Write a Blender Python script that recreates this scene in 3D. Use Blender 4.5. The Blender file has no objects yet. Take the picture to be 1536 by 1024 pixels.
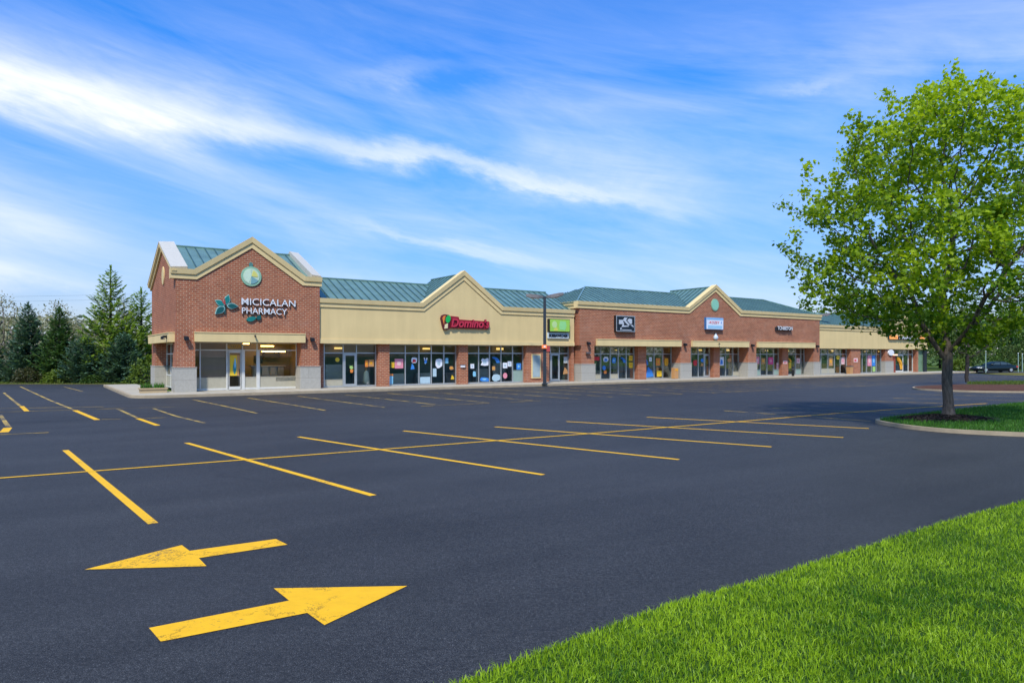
import bpy, bmesh, math, random
import numpy as np
from mathutils import Vector, Matrix, noise
from mathutils.kdtree import KDTree

SC = bpy.context.scene
COL = SC.collection
R = math.radians
rnd = random.Random(7)
UX, UY = 0.82417, 0.56635          # direction of the shop fronts (u); v points into the building
ORG = Vector((-18.9, 38.9, 0))     # front corner of the row
ROT = math.atan2(UY, UX)


def F(u, v, z=0.0):
    """A point given along the shop fronts (u), into the building (v) and up (z), in the world."""
    return Vector((ORG.x + u * UX - v * UY, ORG.y + u * UY + v * UX, z))


# ---------------------------------------------------------------- objects
def tag(o, label=None, cat=None, group=None, kind=None):
    if label: o['label'] = label
    if cat: o['category'] = cat
    if group: o['group'] = group
    if kind: o['kind'] = kind
    return o


def empty(name, loc, rz=0.0, **kw):
    o = bpy.data.objects.new(name, None)
    o.empty_display_size = 0.3
    o.location = loc
    o.rotation_euler = (0, 0, rz)
    COL.objects.link(o)
    return tag(o, **kw)


def link(name, me, parent=None, mats=()):
    o = bpy.data.objects.new(name, me)
    for m in (mats if isinstance(mats, (list, tuple)) else [mats]):
        me.materials.append(m)
    COL.objects.link(o)
    if parent is not None: o.parent = parent
    return o


class MB:
    """Collects boxes, prisms, tubes and sheets and links them as one mesh object."""
    def __init__(self, off=(0, 0, 0)):
        self.v, self.f, self.mi, self.off, self.cur = [], [], [], Vector(off), 0

    def add(self, vs, fs):
        b = len(self.v)
        self.v += [Vector(p) - self.off for p in vs]
        self.f += [[b + i for i in f] for f in fs]
        self.mi += [self.cur] * len(fs)
        return self

    def box(self, x0, x1, y0, y1, z0, z1):
        return self.add([(x0, y0, z0), (x1, y0, z0), (x1, y1, z0), (x0, y1, z0), (x0, y0, z1), (x1, y0, z1), (x1, y1, z1), (x0, y1, z1)],
                        [[3, 2, 1, 0], [4, 5, 6, 7], [0, 1, 5, 4], [1, 2, 6, 5], [2, 3, 7, 6], [3, 0, 4, 7]])

    def prism(self, poly, v0, v1, mp=None):
        """poly in (u, z); extruded from v0 to v1."""
        mp = mp or (lambda a, b, c: (a, c, b))
        n = len(poly)
        vs = [mp(a, b, v0) for a, b in poly] + [mp(a, b, v1) for a, b in poly]
        return self.add(vs, [list(range(n)), list(range(2 * n - 1, n - 1, -1))] + [[i, i + n, (i + 1) % n + n, (i + 1) % n] for i in range(n)])

    def sweep(self, path, prof, mp):
        """A closed profile [(out, up)] swept along a path [(a, z)]; mp(a, z, out) gives the point."""
        n, k = len(path), len(prof)
        vs = []
        for i, p in enumerate(path):
            ds = []
            if i > 0: ds.append(Vector((p[0] - path[i - 1][0], p[1] - path[i - 1][1])).normalized())
            if i < n - 1: ds.append(Vector((path[i + 1][0] - p[0], path[i + 1][1] - p[1])).normalized())
            ns = [Vector((-d.y, d.x)) for d in ds]
            m = ns[0] if len(ns) == 1 else (ns[0] + ns[1]) / (1 + ns[0].dot(ns[1]))
            vs += [mp(p[0] + m.x * up, p[1] + m.y * up, out) for out, up in prof]
        fs = [list(range(k)), list(range((n - 1) * k, n * k))]
        for i in range(n - 1):
            fs += [[i * k + j, i * k + (j + 1) % k, (i + 1) * k + (j + 1) % k, (i + 1) * k + j] for j in range(k)]
        return self.add(vs, fs)

    def tube(self, pts, rads, sides=8):
        pts = [Vector(p) for p in pts]
        vs, fs = [], []
        n = len(pts)
        x = None
        for i, p in enumerate(pts):
            d = (pts[min(i + 1, n - 1)] - pts[max(i - 1, 0)]).normalized()
            if x is None:
                x = d.orthogonal().normalized()
            x = (x - d * x.dot(d))
            x = x.normalized() if x.length > 1e-6 else d.orthogonal().normalized()
            y = d.cross(x)
            for s in range(sides):
                a = 2 * math.pi * s / sides
                vs.append(p + (x * math.cos(a) + y * math.sin(a)) * rads[i])
        for i in range(n - 1):
            fs += [[i * sides + s, i * sides + (s + 1) % sides, (i + 1) * sides + (s + 1) % sides, (i + 1) * sides + s] for s in range(sides)]
        fs += [list(range(sides)), list(range((n - 1) * sides, n * sides))]
        return self.add(vs, fs)

    def loft(self, rings):
        k, n = len(rings[0]), len(rings)
        fs = [list(range(k)), list(range((n - 1) * k, n * k))]
        for i in range(n - 1):
            fs += [[i * k + j, i * k + (j + 1) % k, (i + 1) * k + (j + 1) % k, (i + 1) * k + j] for j in range(k)]
        return self.add([p for r in rings for p in r], fs)

    def disc(self, cx, cz, rx, rz, v0, v1, n=32):
        return self.prism([(cx + rx * math.cos(2 * math.pi * i / n), cz + rz * math.sin(2 * math.pi * i / n)) for i in range(n)], v0, v1)

    def build(self, name, mats, parent=None, smooth=False, bevel=0.0):
        bm = bmesh.new()
        bv = [bm.verts.new(p) for p in self.v]
        for f, mi in zip(self.f, self.mi):
            try:
                bf = bm.faces.new([bv[i] for i in f])
                bf.material_index = mi
                bf.smooth = smooth
            except ValueError:
                pass
        bmesh.ops.recalc_face_normals(bm, faces=bm.faces[:])
        if bevel:
            bmesh.ops.bevel(bm, geom=bm.edges[:], offset=bevel, segments=2, affect='EDGES', profile=0.5)
        me = bpy.data.meshes.new(name)
        bm.to_mesh(me)
        bm.free()
        return link(name, me, parent, mats)


def raw_mesh(name, V, T, mats, parent=None, attr=None, smooth=False):
    """V (n,3), T (m,k) arrays -> one mesh object; attr = one float per face, read by the material as 'vary'."""
    me = bpy.data.meshes.new(name)
    V = np.asarray(V, dtype=np.float32)
    T = np.asarray(T, dtype=np.int32)
    m, k = T.shape
    me.vertices.add(len(V))
    me.vertices.foreach_set('co', V.ravel())
    me.loops.add(m * k)
    me.loops.foreach_set('vertex_index', T.ravel())
    me.polygons.add(m)
    me.polygons.foreach_set('loop_start', np.arange(0, m * k, k, dtype=np.int32))
    me.polygons.foreach_set('loop_total', np.full(m, k, dtype=np.int32))
    if smooth:
        me.polygons.foreach_set('use_smooth', np.ones(m, dtype=bool))
    if attr is not None:
        a = me.attributes.new('vary', 'FLOAT', 'FACE')
        a.data.foreach_set('value', np.asarray(attr, dtype=np.float32))
    me.update(calc_edges=True)
    me.validate()
    return link(name, me, parent, mats)


# ---------------------------------------------------------------- materials
class NT:
    def __init__(self, tree):
        self.t = tree
        tree.nodes.clear()

    def n(self, typ, ins=None, **props):
        nd = self.t.nodes.new(typ)
        for k, v in props.items():
            setattr(nd, k, v)
        for k, v in (ins or {}).items():
            s = nd.inputs[k]
            if hasattr(v, 'links') or hasattr(v, 'is_output'):
                self.t.links.new(v, s)
            else:
                s.default_value = v
        return nd

    def m(self, op, a, b=0.0, c=0.0, clamp=False):
        nd = self.t.nodes.new('ShaderNodeMath')
        nd.operation = op
        nd.use_clamp = clamp
        for s, v in zip(nd.inputs, (a, b, c)):
            if hasattr(v, 'is_output'): self.t.links.new(v, s)
            else: s.default_value = v
        return nd.outputs[0]

    def mix(self, fac, a, b, blend='MIX'):
        nd = self.t.nodes.new('ShaderNodeMix')
        nd.data_type = 'RGBA'
        nd.blend_type = blend
        for s, v in ((nd.inputs[0], fac), (nd.inputs[6], a), (nd.inputs[7], b)):
            if hasattr(v, 'is_output'): self.t.links.new(v, s)
            else: s.default_value = v if not isinstance(v, tuple) else (*v[:3], 1)
        return nd.outputs[2]

    def ramp(self, fac, stops, interp='LINEAR'):
        nd = self.t.nodes.new('ShaderNodeValToRGB')
        cr = nd.color_ramp
        cr.interpolation = interp
        while len(cr.elements) < len(stops): cr.elements.new(0.5)
        for e, (p, c) in zip(cr.elements, stops):
            e.position = p
            e.color = (*c, 1) if isinstance(c, tuple) else (c, c, c, 1)
        self.t.links.new(fac, nd.inputs[0])
        return nd.outputs[0]

    def noise(self, vec, scale, detail=4.0, rough=0.55, dist=0.0):
        return self.n('ShaderNodeTexNoise', {'Vector': vec, 'Scale': scale, 'Detail': detail, 'Roughness': rough, 'Distortion': dist}).outputs['Fac']

    def vec(self, x, y, z):
        return self.n('ShaderNodeCombineXYZ', {0: x, 1: y, 2: z}).outputs[0]

    def obj(self):
        return self.n('ShaderNodeTexCoord').outputs['Object']

    def pos(self):
        return self.n('ShaderNodeNewGeometry').outputs['Position']

    def bump(self, h, strength=0.3, dist=0.01):
        return self.n('ShaderNodeBump', {'Height': h, 'Strength': strength, 'Distance': dist}).outputs[0]

    def surf(self, sock):
        self.n('ShaderNodeOutputMaterial', {'Surface': sock})


def new_mat(name):
    m = bpy.data.materials.new(name)
    m.use_nodes = True
    return m, NT(m.node_tree)


def rgb(*c): return (*c, 1.0)


def plain(name, c, rough=0.6, metal=0.0, var=0.12, scale=6.0, spec=0.4, bump=0.0):
    """Principled with a slight uneven tone so that nothing is dead flat."""
    m, t = new_mat(name)
    co = t.obj()
    nz = t.noise(co, scale, 5.0)
    k = t.m('MULTIPLY_ADD', nz, 2 * var, 1 - var)
    colr = t.mix(1.0, rgb(*c), t.vec(k, k, k), 'MULTIPLY')
    ins = {'Base Color': colr, 'Roughness': rough, 'Metallic': metal, 'Specular IOR Level': spec}
    if bump: ins['Normal'] = t.bump(t.noise(co, scale * 12, 3.0), bump, 0.01)
    t.surf(t.n('ShaderNodeBsdfPrincipled', ins).outputs[0])
    return m


def glow(name, c, strength):
    m, t = new_mat(name)
    t.surf(t.n('ShaderNodeBsdfPrincipled', {'Base Color': rgb(*c), 'Emission Color': rgb(*c), 'Emission Strength': strength}).outputs[0])
    return m


def brick_mat(name, c1, c2, mort, bw=0.30, bh=0.115):
    m, t = new_mat(name)
    co = t.obj()
    s = t.n('ShaderNodeSeparateXYZ', {0: co})
    uv = t.vec(t.m('ADD', s.outputs[0], s.outputs[1]), s.outputs[2], 0.0)
    b = t.n('ShaderNodeTexBrick', {'Vector': uv, 'Color1': rgb(*c1), 'Color2': rgb(*c2), 'Mortar': rgb(*mort), 'Scale': 1.0, 'Mortar Size': 0.012,
                                   'Mortar Smooth': 0.15, 'Bias': 0.1, 'Brick Width': bw, 'Row Height': bh})
    big = t.noise(co, 0.55, 6.0, 0.6)
    mid = t.noise(co, 5.0, 4.0, 0.6)
    k = t.m('MULTIPLY', t.m('MULTIPLY_ADD', big, 0.7, 0.65), t.m('MULTIPLY_ADD', mid, 0.5, 0.75))
    colr = t.mix(1.0, b.outputs[0], t.vec(k, k, k), 'MULTIPLY')
    # a whitish bloom in patches, as old brick has
    blm = t.m('MULTIPLY', t.ramp(t.noise(co, 1.3, 5.0, 0.65), [(0.52, 0.0), (0.75, 1.0)]), 0.22)
    colr = t.mix(blm, colr, rgb(0.46, 0.30, 0.22))
    h = t.m('ADD', t.m('MULTIPLY', b.outputs[1], -1.0), t.m('MULTIPLY', mid, 0.3))
    t.surf(t.n('ShaderNodeBsdfPrincipled', {'Base Color': colr, 'Roughness': 0.9, 'Specular IOR Level': 0.2, 'Normal': t.bump(h, 0.5, 0.012)}).outputs[0])
    return m


def stucco_mat(name, c):
    m, t = new_mat(name)
    co = t.obj()
    s = t.n('ShaderNodeSeparateXYZ', {0: co})
    streak = t.noise(t.vec(t.m('MULTIPLY', s.outputs[0], 2.2), t.m('MULTIPLY', s.outputs[1], 2.2), t.m('MULTIPLY', s.outputs[2], 0.22)), 1.0, 6.0, 0.6)
    blot = t.noise(co, 0.6, 5.0)
    k = t.m('ADD', t.m('MULTIPLY_ADD', streak, 0.22, 0.79), t.m('MULTIPLY_ADD', blot, 0.24, -0.02))
    colr = t.mix(1.0, rgb(*c), t.vec(k, k, k), 'MULTIPLY')
    t.surf(t.n('ShaderNodeBsdfPrincipled', {'Base Color': colr, 'Roughness': 0.92, 'Specular IOR Level': 0.15, 'Normal': t.bump(t.noise(co, 60.0, 3.0), 0.25, 0.01)}).outputs[0])
    return m


def stone_mat(name, c):
    m, t = new_mat(name)
    co = t.obj()
    s = t.n('ShaderNodeSeparateXYZ', {0: co})
    uv = t.vec(t.m('ADD', t.m('ADD', s.outputs[0], s.outputs[1]), 0.4), t.m('ADD', s.outputs[2], -0.15), 0.0)
    b = t.n('ShaderNodeTexBrick', {'Vector': uv, 'Color1': rgb(*c), 'Color2': rgb(*[x * 0.9 for x in c]), 'Mortar': rgb(*[x * 0.6 for x in c]), 'Scale': 1.0,
                                   'Mortar Size': 0.008, 'Brick Width': 4.0, 'Row Height': 0.67})
    k = t.m('MULTIPLY_ADD', t.noise(co, 9.0, 6.0, 0.7), 0.5, 0.75)
    colr = t.mix(1.0, b.outputs[0], t.vec(k, k, k), 'MULTIPLY')
    t.surf(t.n('ShaderNodeBsdfPrincipled', {'Base Color': colr, 'Roughness': 0.85, 'Specular IOR Level': 0.2, 'Normal': t.bump(t.noise(co, 45.0, 3.0), 0.4, 0.01)}).outputs[0])
    return m


def leaf_mat(name, dark, light, tr=0.4, rough=0.5, trc=None):
    """Leaves: the tone runs from dark to light with the per-leaf value 'vary'; some light passes through."""
    m, t = new_mat(name)
    a = t.n('ShaderNodeAttribute', attribute_name='vary').outputs['Fac']
    colr = t.ramp(a, [(0.0, dark), (1.0, light)])
    p = t.n('ShaderNodeBsdfPrincipled', {'Base Color': colr, 'Roughness': rough, 'Specular IOR Level': 0.25}).outputs[0]
    trn = t.n('ShaderNodeBsdfTranslucent', {'Color': t.mix(1.0, colr, rgb(*(trc or (1.3, 1.25, 0.6))), 'MULTIPLY')}).outputs[0]
    t.surf(t.n('ShaderNodeMixShader', {0: tr, 1: p, 2: trn}).outputs[0])
    return m


def bark_mat(name, c):
    m, t = new_mat(name)
    co = t.obj()
    s = t.n('ShaderNodeSeparateXYZ', {0: co})
    v = t.vec(t.m('MULTIPLY', s.outputs[0], 22.0), t.m('MULTIPLY', s.outputs[1], 22.0), t.m('MULTIPLY', s.outputs[2], 4.5))
    nz = t.noise(v, 1.0, 6.0, 0.65, 0.4)
    k = t.ramp(nz, [(0.3, 0.45), (0.7, 1.5)])
    colr = t.mix(1.0, rgb(*c), k, 'MULTIPLY')
    t.surf(t.n('ShaderNodeBsdfPrincipled', {'Base Color': colr, 'Roughness': 0.95, 'Specular IOR Level': 0.15, 'Normal': t.bump(nz, 0.9, 0.03)}).outputs[0])
    return m


def glass_mat(name, tint=(0.86, 0.91, 0.89), refl=0.7):
    m, t = new_mat(name)
    fr = t.n('ShaderNodeFresnel', {'IOR': 1.5}).outputs[0]
    tr = t.n('ShaderNodeBsdfTransparent', {'Color': rgb(*tint)}).outputs[0]
    gl = t.n('ShaderNodeBsdfGlossy', {'Color': rgb(1, 1, 1), 'Roughness': 0.02}).outputs[0]
    t.surf(t.n('ShaderNodeMixShader', {0: t.m('MULTIPLY', fr, refl, clamp=True), 1: tr, 2: gl}).outputs[0])
    return m


def roof_mat(name, c):
    m, t = new_mat(name)
    co = t.obj()
    nz = t.noise(co, 1.2, 5.0, 0.6)
    colr = t.mix(t.ramp(nz, [(0.3, 0.0), (0.7, 1.0)]), rgb(*[x * 0.82 for x in c]), rgb(*[x * 1.15 for x in c]))
    rg = t.m('MULTIPLY_ADD', t.noise(co, 3.0, 3.0), 0.18, 0.22)
    t.surf(t.n('ShaderNodeBsdfPrincipled', {'Base Color': colr, 'Roughness': rg, 'Metallic': 0.35, 'Specular IOR Level': 0.5}).outputs[0])
    return m


def asphalt_mat(name):
    m, t = new_mat(name)
    p = t.pos()
    fine = t.noise(p, 110.0, 2.0, 0.7)
    grit = t.noise(p, 30.0, 5.0, 0.8)
    blot = t.noise(p, 0.35, 7.0, 0.62)
    big = t.noise(p, 0.06, 4.0, 0.5)
    s = t.n('ShaderNodeSeparateXYZ', {0: p})
    # long roller passes that run along the lot
    a = t.m('ADD', t.m('MULTIPLY', s.outputs[0], UX), t.m('MULTIPLY', s.outputs[1], UY))
    b = t.m('ADD', t.m('MULTIPLY', s.outputs[0], -UY), t.m('MULTIPLY', s.outputs[1], UX))
    passes = t.noise(t.vec(t.m('MULTIPLY', a, 0.05), t.m('MULTIPLY', b, 0.7), 0.0), 1.0, 4.0, 0.6)
    mot = t.noise(p, 3.2, 6.0, 0.7)
    blot = t.m('ADD', t.m('MULTIPLY', blot, 0.62), t.m('MULTIPLY', mot, 0.38))
    k = t.m('ADD', t.m('MULTIPLY_ADD', blot, 1.15, 0.03), t.m('ADD', t.m('MULTIPLY_ADD', big, 1.1, -0.37), t.m('MULTIPLY_ADD', passes, 0.95, -0.3)))
    sp = t.ramp(fine, [(0.28, 0.25), (0.48, 0.85), (0.58, 1.5), (0.70, 6.0)])
    gr = t.ramp(grit, [(0.36, 0.35), (0.64, 1.75)])
    mid = t.ramp(t.noise(p, 9.0, 6.0, 0.85), [(0.34, 0.72), (0.66, 1.28)])
    k = t.m('MULTIPLY', k, mid)
    base = t.mix(1.0, rgb(0.0280, 0.0280, 0.0274), t.vec(k, k, k), 'MULTIPLY')
    colr = t.mix(1.0, t.mix(1.0, base, sp, 'MULTIPLY'), gr, 'MULTIPLY')
    # hairline cracks
    w = t.n('ShaderNodeVectorMath', {0: p, 1: t.n('ShaderNodeTexNoise', {'Vector': p, 'Scale': 0.9, 'Detail': 6.0, 'Roughness': 0.7}).outputs['Color']}, operation='ADD').outputs[0]
    vo = t.n('ShaderNodeTexVoronoi', {'Vector': w, 'Scale': 0.11}, feature='DISTANCE_TO_EDGE').outputs['Distance']
    ck = t.m('MULTIPLY', t.ramp(vo, [(0.0, 1.0), (0.0022, 0.0)]), t.ramp(t.noise(p, 0.3, 3.0), [(0.45, 0.0), (0.6, 1.0)]))
    colr = t.mix(t.m('MULTIPLY', ck, 0.65), colr, rgb(0.012, 0.012, 0.014))
    # a few oil drips
    oil = t.ramp(t.noise(p, 0.8, 2.0, 0.4), [(0.70, 0.0), (0.78, 1.0)])
    colr = t.mix(t.m('MULTIPLY', oil, 0.35), colr, rgb(0.016, 0.016, 0.018))
    h = t.m('ADD', fine, t.m('MULTIPLY', grit, 0.8))
    t.surf(t.n('ShaderNodeBsdfPrincipled', {'Base Color': colr, 'Roughness': 0.7, 'Specular IOR Level': 0.36, 'Normal': t.bump(h, 0.5, 0.014)}).outputs[0])
    return m


def paint_mat(name, c, wear, crack=0.0):
    """Road paint: chips, thin dirt and (arrows) branching cracks; where it is gone the asphalt shows."""
    m, t = new_mat(name)
    p = t.pos()
    chip = t.noise(p, 26.0, 6.0, 0.75)
    patch = t.noise(p, 1.1, 5.0, 0.6)
    gone = t.ramp(t.m('ADD', t.m('MULTIPLY', chip, 0.6), t.m('MULTIPLY', patch, 0.6)), [(0.72 - wear, 0.0), (0.80 - wear * 0.6, 1.0)])
    k = t.m('MULTIPLY_ADD', t.noise(p, 7.0, 6.0, 0.7), 0.36, 0.82)
    colr = t.mix(1.0, rgb(*c), t.vec(k, k, k), 'MULTIPLY')
    if crack:
        w = t.n('ShaderNodeVectorMath', {0: p, 1: t.mix(1.0, t.n('ShaderNodeTexNoise', {'Vector': p, 'Scale': 3.0, 'Detail': 7.0, 'Roughness': 0.75}).outputs['Color'], rgb(.8, .8, .8), 'MULTIPLY')}, operation='ADD').outputs[0]
        vo = t.n('ShaderNodeTexVoronoi', {'Vector': w, 'Scale': 3.2}, feature='DISTANCE_TO_EDGE').outputs['Distance']
        ck = t.m('MULTIPLY', t.ramp(vo, [(0.0, 1.0), (0.010, 0.9), (0.022, 0.0)]), t.ramp(t.noise(p, 1.9, 3.0), [(0.46, 0.0), (0.54, 1.0)]))
        colr = t.mix(t.m('MULTIPLY', ck, crack), colr, rgb(0.06, 0.035, 0.012))
    colr = t.mix(gone, colr, rgb(0.05, 0.05, 0.052))
    t.surf(t.n('ShaderNodeBsdfPrincipled', {'Base Color': colr, 'Roughness': 0.7, 'Specular IOR Level': 0.3, 'Normal': t.bump(t.noise(p, 90.0, 3.0), 0.3, 0.008)}).outputs[0])
    return m


def soil_mat(name, c1, c2, scale, bump=0.6):
    m, t = new_mat(name)
    p = t.pos()
    n1 = t.noise(p, scale, 6.0, 0.75)
    n2 = t.noise(p, scale * 0.08, 4.0)
    colr = t.mix(t.ramp(t.m('ADD', t.m('MULTIPLY', n1, 0.7), t.m('MULTIPLY', n2, 0.3)), [(0.35, 0.0), (0.65, 1.0)]), rgb(*c1), rgb(*c2))
    t.surf(t.n('ShaderNodeBsdfPrincipled', {'Base Color': colr, 'Roughness': 0.95, 'Specular IOR Level': 0.1, 'Normal': t.bump(n1, bump, 0.03)}).outputs[0])
    return m


M = {
    'brick': brick_mat('red_brick', (0.39, 0.122, 0.058), (0.28, 0.080, 0.041), (0.48, 0.32, 0.20)),
    'cream': stucco_mat('cream_stucco', (0.69, 0.52, 0.245)),
    'trim': stucco_mat('cream_trim', (0.71, 0.54, 0.26)),
    'cap': plain('white_roof_cap', (0.50, 0.47, 0.40), 0.6),
    'stone': stone_mat('grey_split_stone', (0.40, 0.375, 0.315)),
    'roof': roof_mat('green_metal_roof', (0.18, 0.30, 0.245)),
    'seam': roof_mat('dark_roof_seam', (0.05, 0.115, 0.115)),
    'alu': plain('aluminium_frame', (0.50, 0.52, 0.51), 0.4, 0.6),
    'aluw': plain('pale_frame', (0.62, 0.61, 0.55), 0.5),
    'glass': glass_mat('shop_glass'),
    'ceiling': plain('shop_ceiling_tan', (0.38, 0.29, 0.16), 0.9, var=0.3, scale=0.6),
    'inside': plain('shop_interior_wall', (0.10, 0.19, 0.175), 0.9, var=0.3, scale=0.8),
    'infloor': plain('shop_interior_floor', (0.14, 0.13, 0.12), 0.6),
    'inwarm': plain('pharmacy_interior_wall', (0.36, 0.30, 0.22), 0.9, var=0.3, scale=0.9),
    'kick': plain('pale_kick_panel', (0.42, 0.385, 0.28), 0.6),
    'kickg': plain('green_grey_panel', (0.26, 0.36, 0.30), 0.6),
    'brown': plain('brown_blind', (0.56, 0.33, 0.25), 0.8, scale=3.0),
    'darkbrown': plain('dark_brown_panel', (0.075, 0.045, 0.012), 0.6),
    'asphalt': asphalt_mat('asphalt'),
    'paint': paint_mat('fresh_yellow_paint', (0.80, 0.425, 0.006), 0.03),
    'arrow': paint_mat('cracked_yellow_paint', (0.82, 0.43, 0.006), 0.015, 0.95),
    'worn': paint_mat('worn_yellow_paint', (0.62, 0.40, 0.06), 0.20),
    'concrete': plain('concrete', (0.42, 0.37, 0.28), 0.9, var=0.22, scale=1.6, bump=0.3),
    'kerb': plain('kerb_concrete', (0.37, 0.29, 0.185), 0.9, var=0.3, scale=3.0, bump=0.3),
    'lawnsoil': soil_mat('lawn_soil', (0.022, 0.05, 0.010), (0.045, 0.10, 0.016), 14.0),
    'meadow': soil_mat('far_grass', (0.05, 0.10, 0.018), (0.11, 0.15, 0.03), 3.0),
    'verge': soil_mat('dry_verge', (0.14, 0.15, 0.03), (0.26, 0.21, 0.06), 4.0),
    'mulch': soil_mat('dark_mulch', (0.012, 0.009, 0.008), (0.055, 0.040, 0.033), 30.0, 1.0),
    'redmulch': soil_mat('red_mulch', (0.05, 0.022, 0.014), (0.15, 0.072, 0.045), 9.0, 1.0),
    'bed': soil_mat('brown_bed', (0.10, 0.11, 0.025), (0.22, 0.17, 0.06), 8.0),
    'black': plain('black_metal', (0.018, 0.02, 0.024), 0.45, 0.3),
    'pole': plain('dark_pole_paint', (0.028, 0.036, 0.045), 0.45, 0.2),
    'white': plain('white_enamel', (0.78, 0.78, 0.77), 0.45),
    'lampgrey': plain('lamp_housing', (0.115, 0.102, 0.098), 0.5),
    'bark': bark_mat('maple_bark', (0.115, 0.094, 0.076)),
    'bark2': bark_mat('dark_bark', (0.055, 0.046, 0.038)),
    'barkpale': bark_mat('pale_twig_bark', (0.20, 0.165, 0.13)),
}

# ---------------------------------------------------------------- camera, sun, sky
cam = bpy.data.cameras.new('camera')
cam.sensor_width = 36.0
cam.lens = 24.61
cam.shift_y = 21.0 / 1536.0
cam.clip_start = 0.05
cam.clip_end = 6000.0
co = bpy.data.objects.new('camera', cam)
co.location = (0, 0, 2.2)
co.rotation_euler = (R(90), 0, 0)
COL.objects.link(co)
SC.camera = co

SUN_EL, SUN_AZ = R(52), R(189)          # azimuth clockwise from +Y: behind the camera, a little to its left
sd = Vector((math.sin(SUN_AZ) * math.cos(SUN_EL), math.cos(SUN_AZ) * math.cos(SUN_EL), math.sin(SUN_EL)))
sl = bpy.data.lights.new('sun', 'SUN')
sl.energy = 2.95
sl.angle = R(3.5)
sl.color = (1.0, 0.955, 0.88)
so = bpy.data.objects.new('sun', sl)
so.rotation_euler = (-sd).to_track_quat('-Z', 'Y').to_euler()
so.location = (-10, -30, 60)
COL.objects.link(so)

STREAKS = [
    [(0.1408, 0.4087, 0.1792, 1), (0.1842, 0.3973, 0.1768, 1), (0.2235, 0.39, 0.1702, 1), (0.2708, 0.3855, 0.1623, 0.95), (0.323, 0.3737, 0.1206, 0.85), (0.3617, 0.3544, 0.0733, 0.45), (0.3931, 0.3457, 0.0558, 0.5), (0.4393, 0.3301, 0.0662, 0.72), (0.4962, 0.3068, 0.0714, 0.72), (0.5437, 0.281, 0.0617, 0.66), (0.5812, 0.2639, 0.0611, 0.3), (0.6312, 0.2418, 0.092, 0)],
    [(0.375, 0.2426, 0.0369, 0.0), (0.4207, 0.2153, 0.047, 0.4), (0.4582, 0.1918, 0.0475, 0.5), (0.501, 0.1715, 0.0571, 0.5), (0.5531, 0.1624, 0.0663, 0)],
    [(0.4867, 0.3511, 0.238, 0.0), (0.5531, 0.3383, 0.3315, 0.38), (0.6087, 0.2998, 0.279, 0.38), (0.6617, 0.2592, 0.1806, 0)],
    [(0.1546, 0.1216, 0.1468, 0.6), (0.1842, 0.1226, 0.1345, 0.6), (0.2067, 0.1265, 0.0793, 0.35), (0.234, 0.0952, 0.0821, 0.3), (0.267, 0.1409, 0.0851, 0.0)],
    [(0.375, 0.4531, 0.0461, 0), (0.4207, 0.4682, 0.0658, 0.35), (0.4677, 0.4819, 0.038, 0.0)],
    [(0.1546, 0.2117, 0.2569, 0.5), (0.1842, 0.2122, 0.2306, 0.45), (0.2235, 0.2038, 0.2026, 0.25), (0.2595, 0.2019, 0.1689, 0)],
    [(0.6574, 0.4254, 0.0362, 0), (0.6911, 0.4257, 0.0265, 0.25), (0.7112, 0.4325, 0.0261, 0.2), (0.7249, 0.4369, 0.0257, 0)],
    [(0.6952, 0.5213, 0.1762, 0.0), (0.7709, 0.4781, 0.2448, 0.25), (0.8201, 0.4334, 0.2673, 0.25)],
]


w = bpy.data.worlds.new('World')
SC.world = w
w.use_nodes = True
t = NT(w.node_tree)
sky = t.n('ShaderNodeTexSky', sky_type='NISHITA', sun_disc=False, sun_elevation=SUN_EL, sun_rotation=SUN_AZ, air_density=1.0, dust_density=0.6, ozone_density=2.5)
gen = t.n('ShaderNodeTexCoord').outputs['Generated']
s = t.n('ShaderNodeSeparateXYZ', {0: gen})
az = t.m('ARCTAN2', s.outputs[0], s.outputs[1])
el = t.m('ARCSINE', s.outputs[2])
taz = t.m('MULTIPLY_ADD', az, 0.5, 0.5)
# fibres of cirrus, drawn out along the wind
q = t.m('ADD', el, t.m('MULTIPLY', az, 0.20))
fib = t.noise(t.vec(t.m('MULTIPLY', az, 3.4), t.m('MULTIPLY', q, 22.0), 0.3), 1.0, 9.0, 0.62, 0.5)
fib2 = t.noise(t.vec(t.m('MULTIPLY', az, 2.0), t.m('MULTIPLY', q, 9.0), 4.7), 1.0, 8.0, 0.6, 0.9)
puff = t.noise(t.vec(t.m('MULTIPLY', az, 9.0), t.m('MULTIPLY', q, 26.0), 1.9), 1.0, 8.0, 0.65, 0.3)
warp = t.m('MULTIPLY', t.m('SUBTRACT', fib2, 0.5), 0.075)
total = None
for row in STREAKS:
    sp = t.n('ShaderNodeSeparateColor', {0: t.ramp(taz, [(a, (b, c, d)) for a, b, c, d in row], 'B_SPLINE')})
    ctr = t.m('MULTIPLY', sp.outputs[0], 0.8)
    th = t.m('MULTIPLY_ADD', sp.outputs[1], 0.17, 0.002)
    d = t.m('DIVIDE', t.m('SUBTRACT', t.m('ADD', el, t.m('ADD', warp, t.m('MULTIPLY', t.m('SUBTRACT', puff, 0.5), 0.05))), ctr), th)
    g = t.m('EXPONENT', t.m('MULTIPLY', t.m('MULTIPLY', d, d), -0.9))
    g = t.m('MULTIPLY', g, sp.outputs[2])
    total = g if total is None else t.m('ADD', total, g)
body = t.m('MULTIPLY', total, t.m('ADD', t.m('MULTIPLY_ADD', fib, 0.85, 0.10), t.m('MULTIPLY_ADD', puff, 0.55, -0.06)))
veil = t.ramp(t.m('ADD', t.m('MULTIPLY', fib2, 0.6), t.m('MULTIPLY', fib, 0.4)), [(0.38, 0.02), (0.52, 0.20), (0.74, 0.55)])
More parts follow.
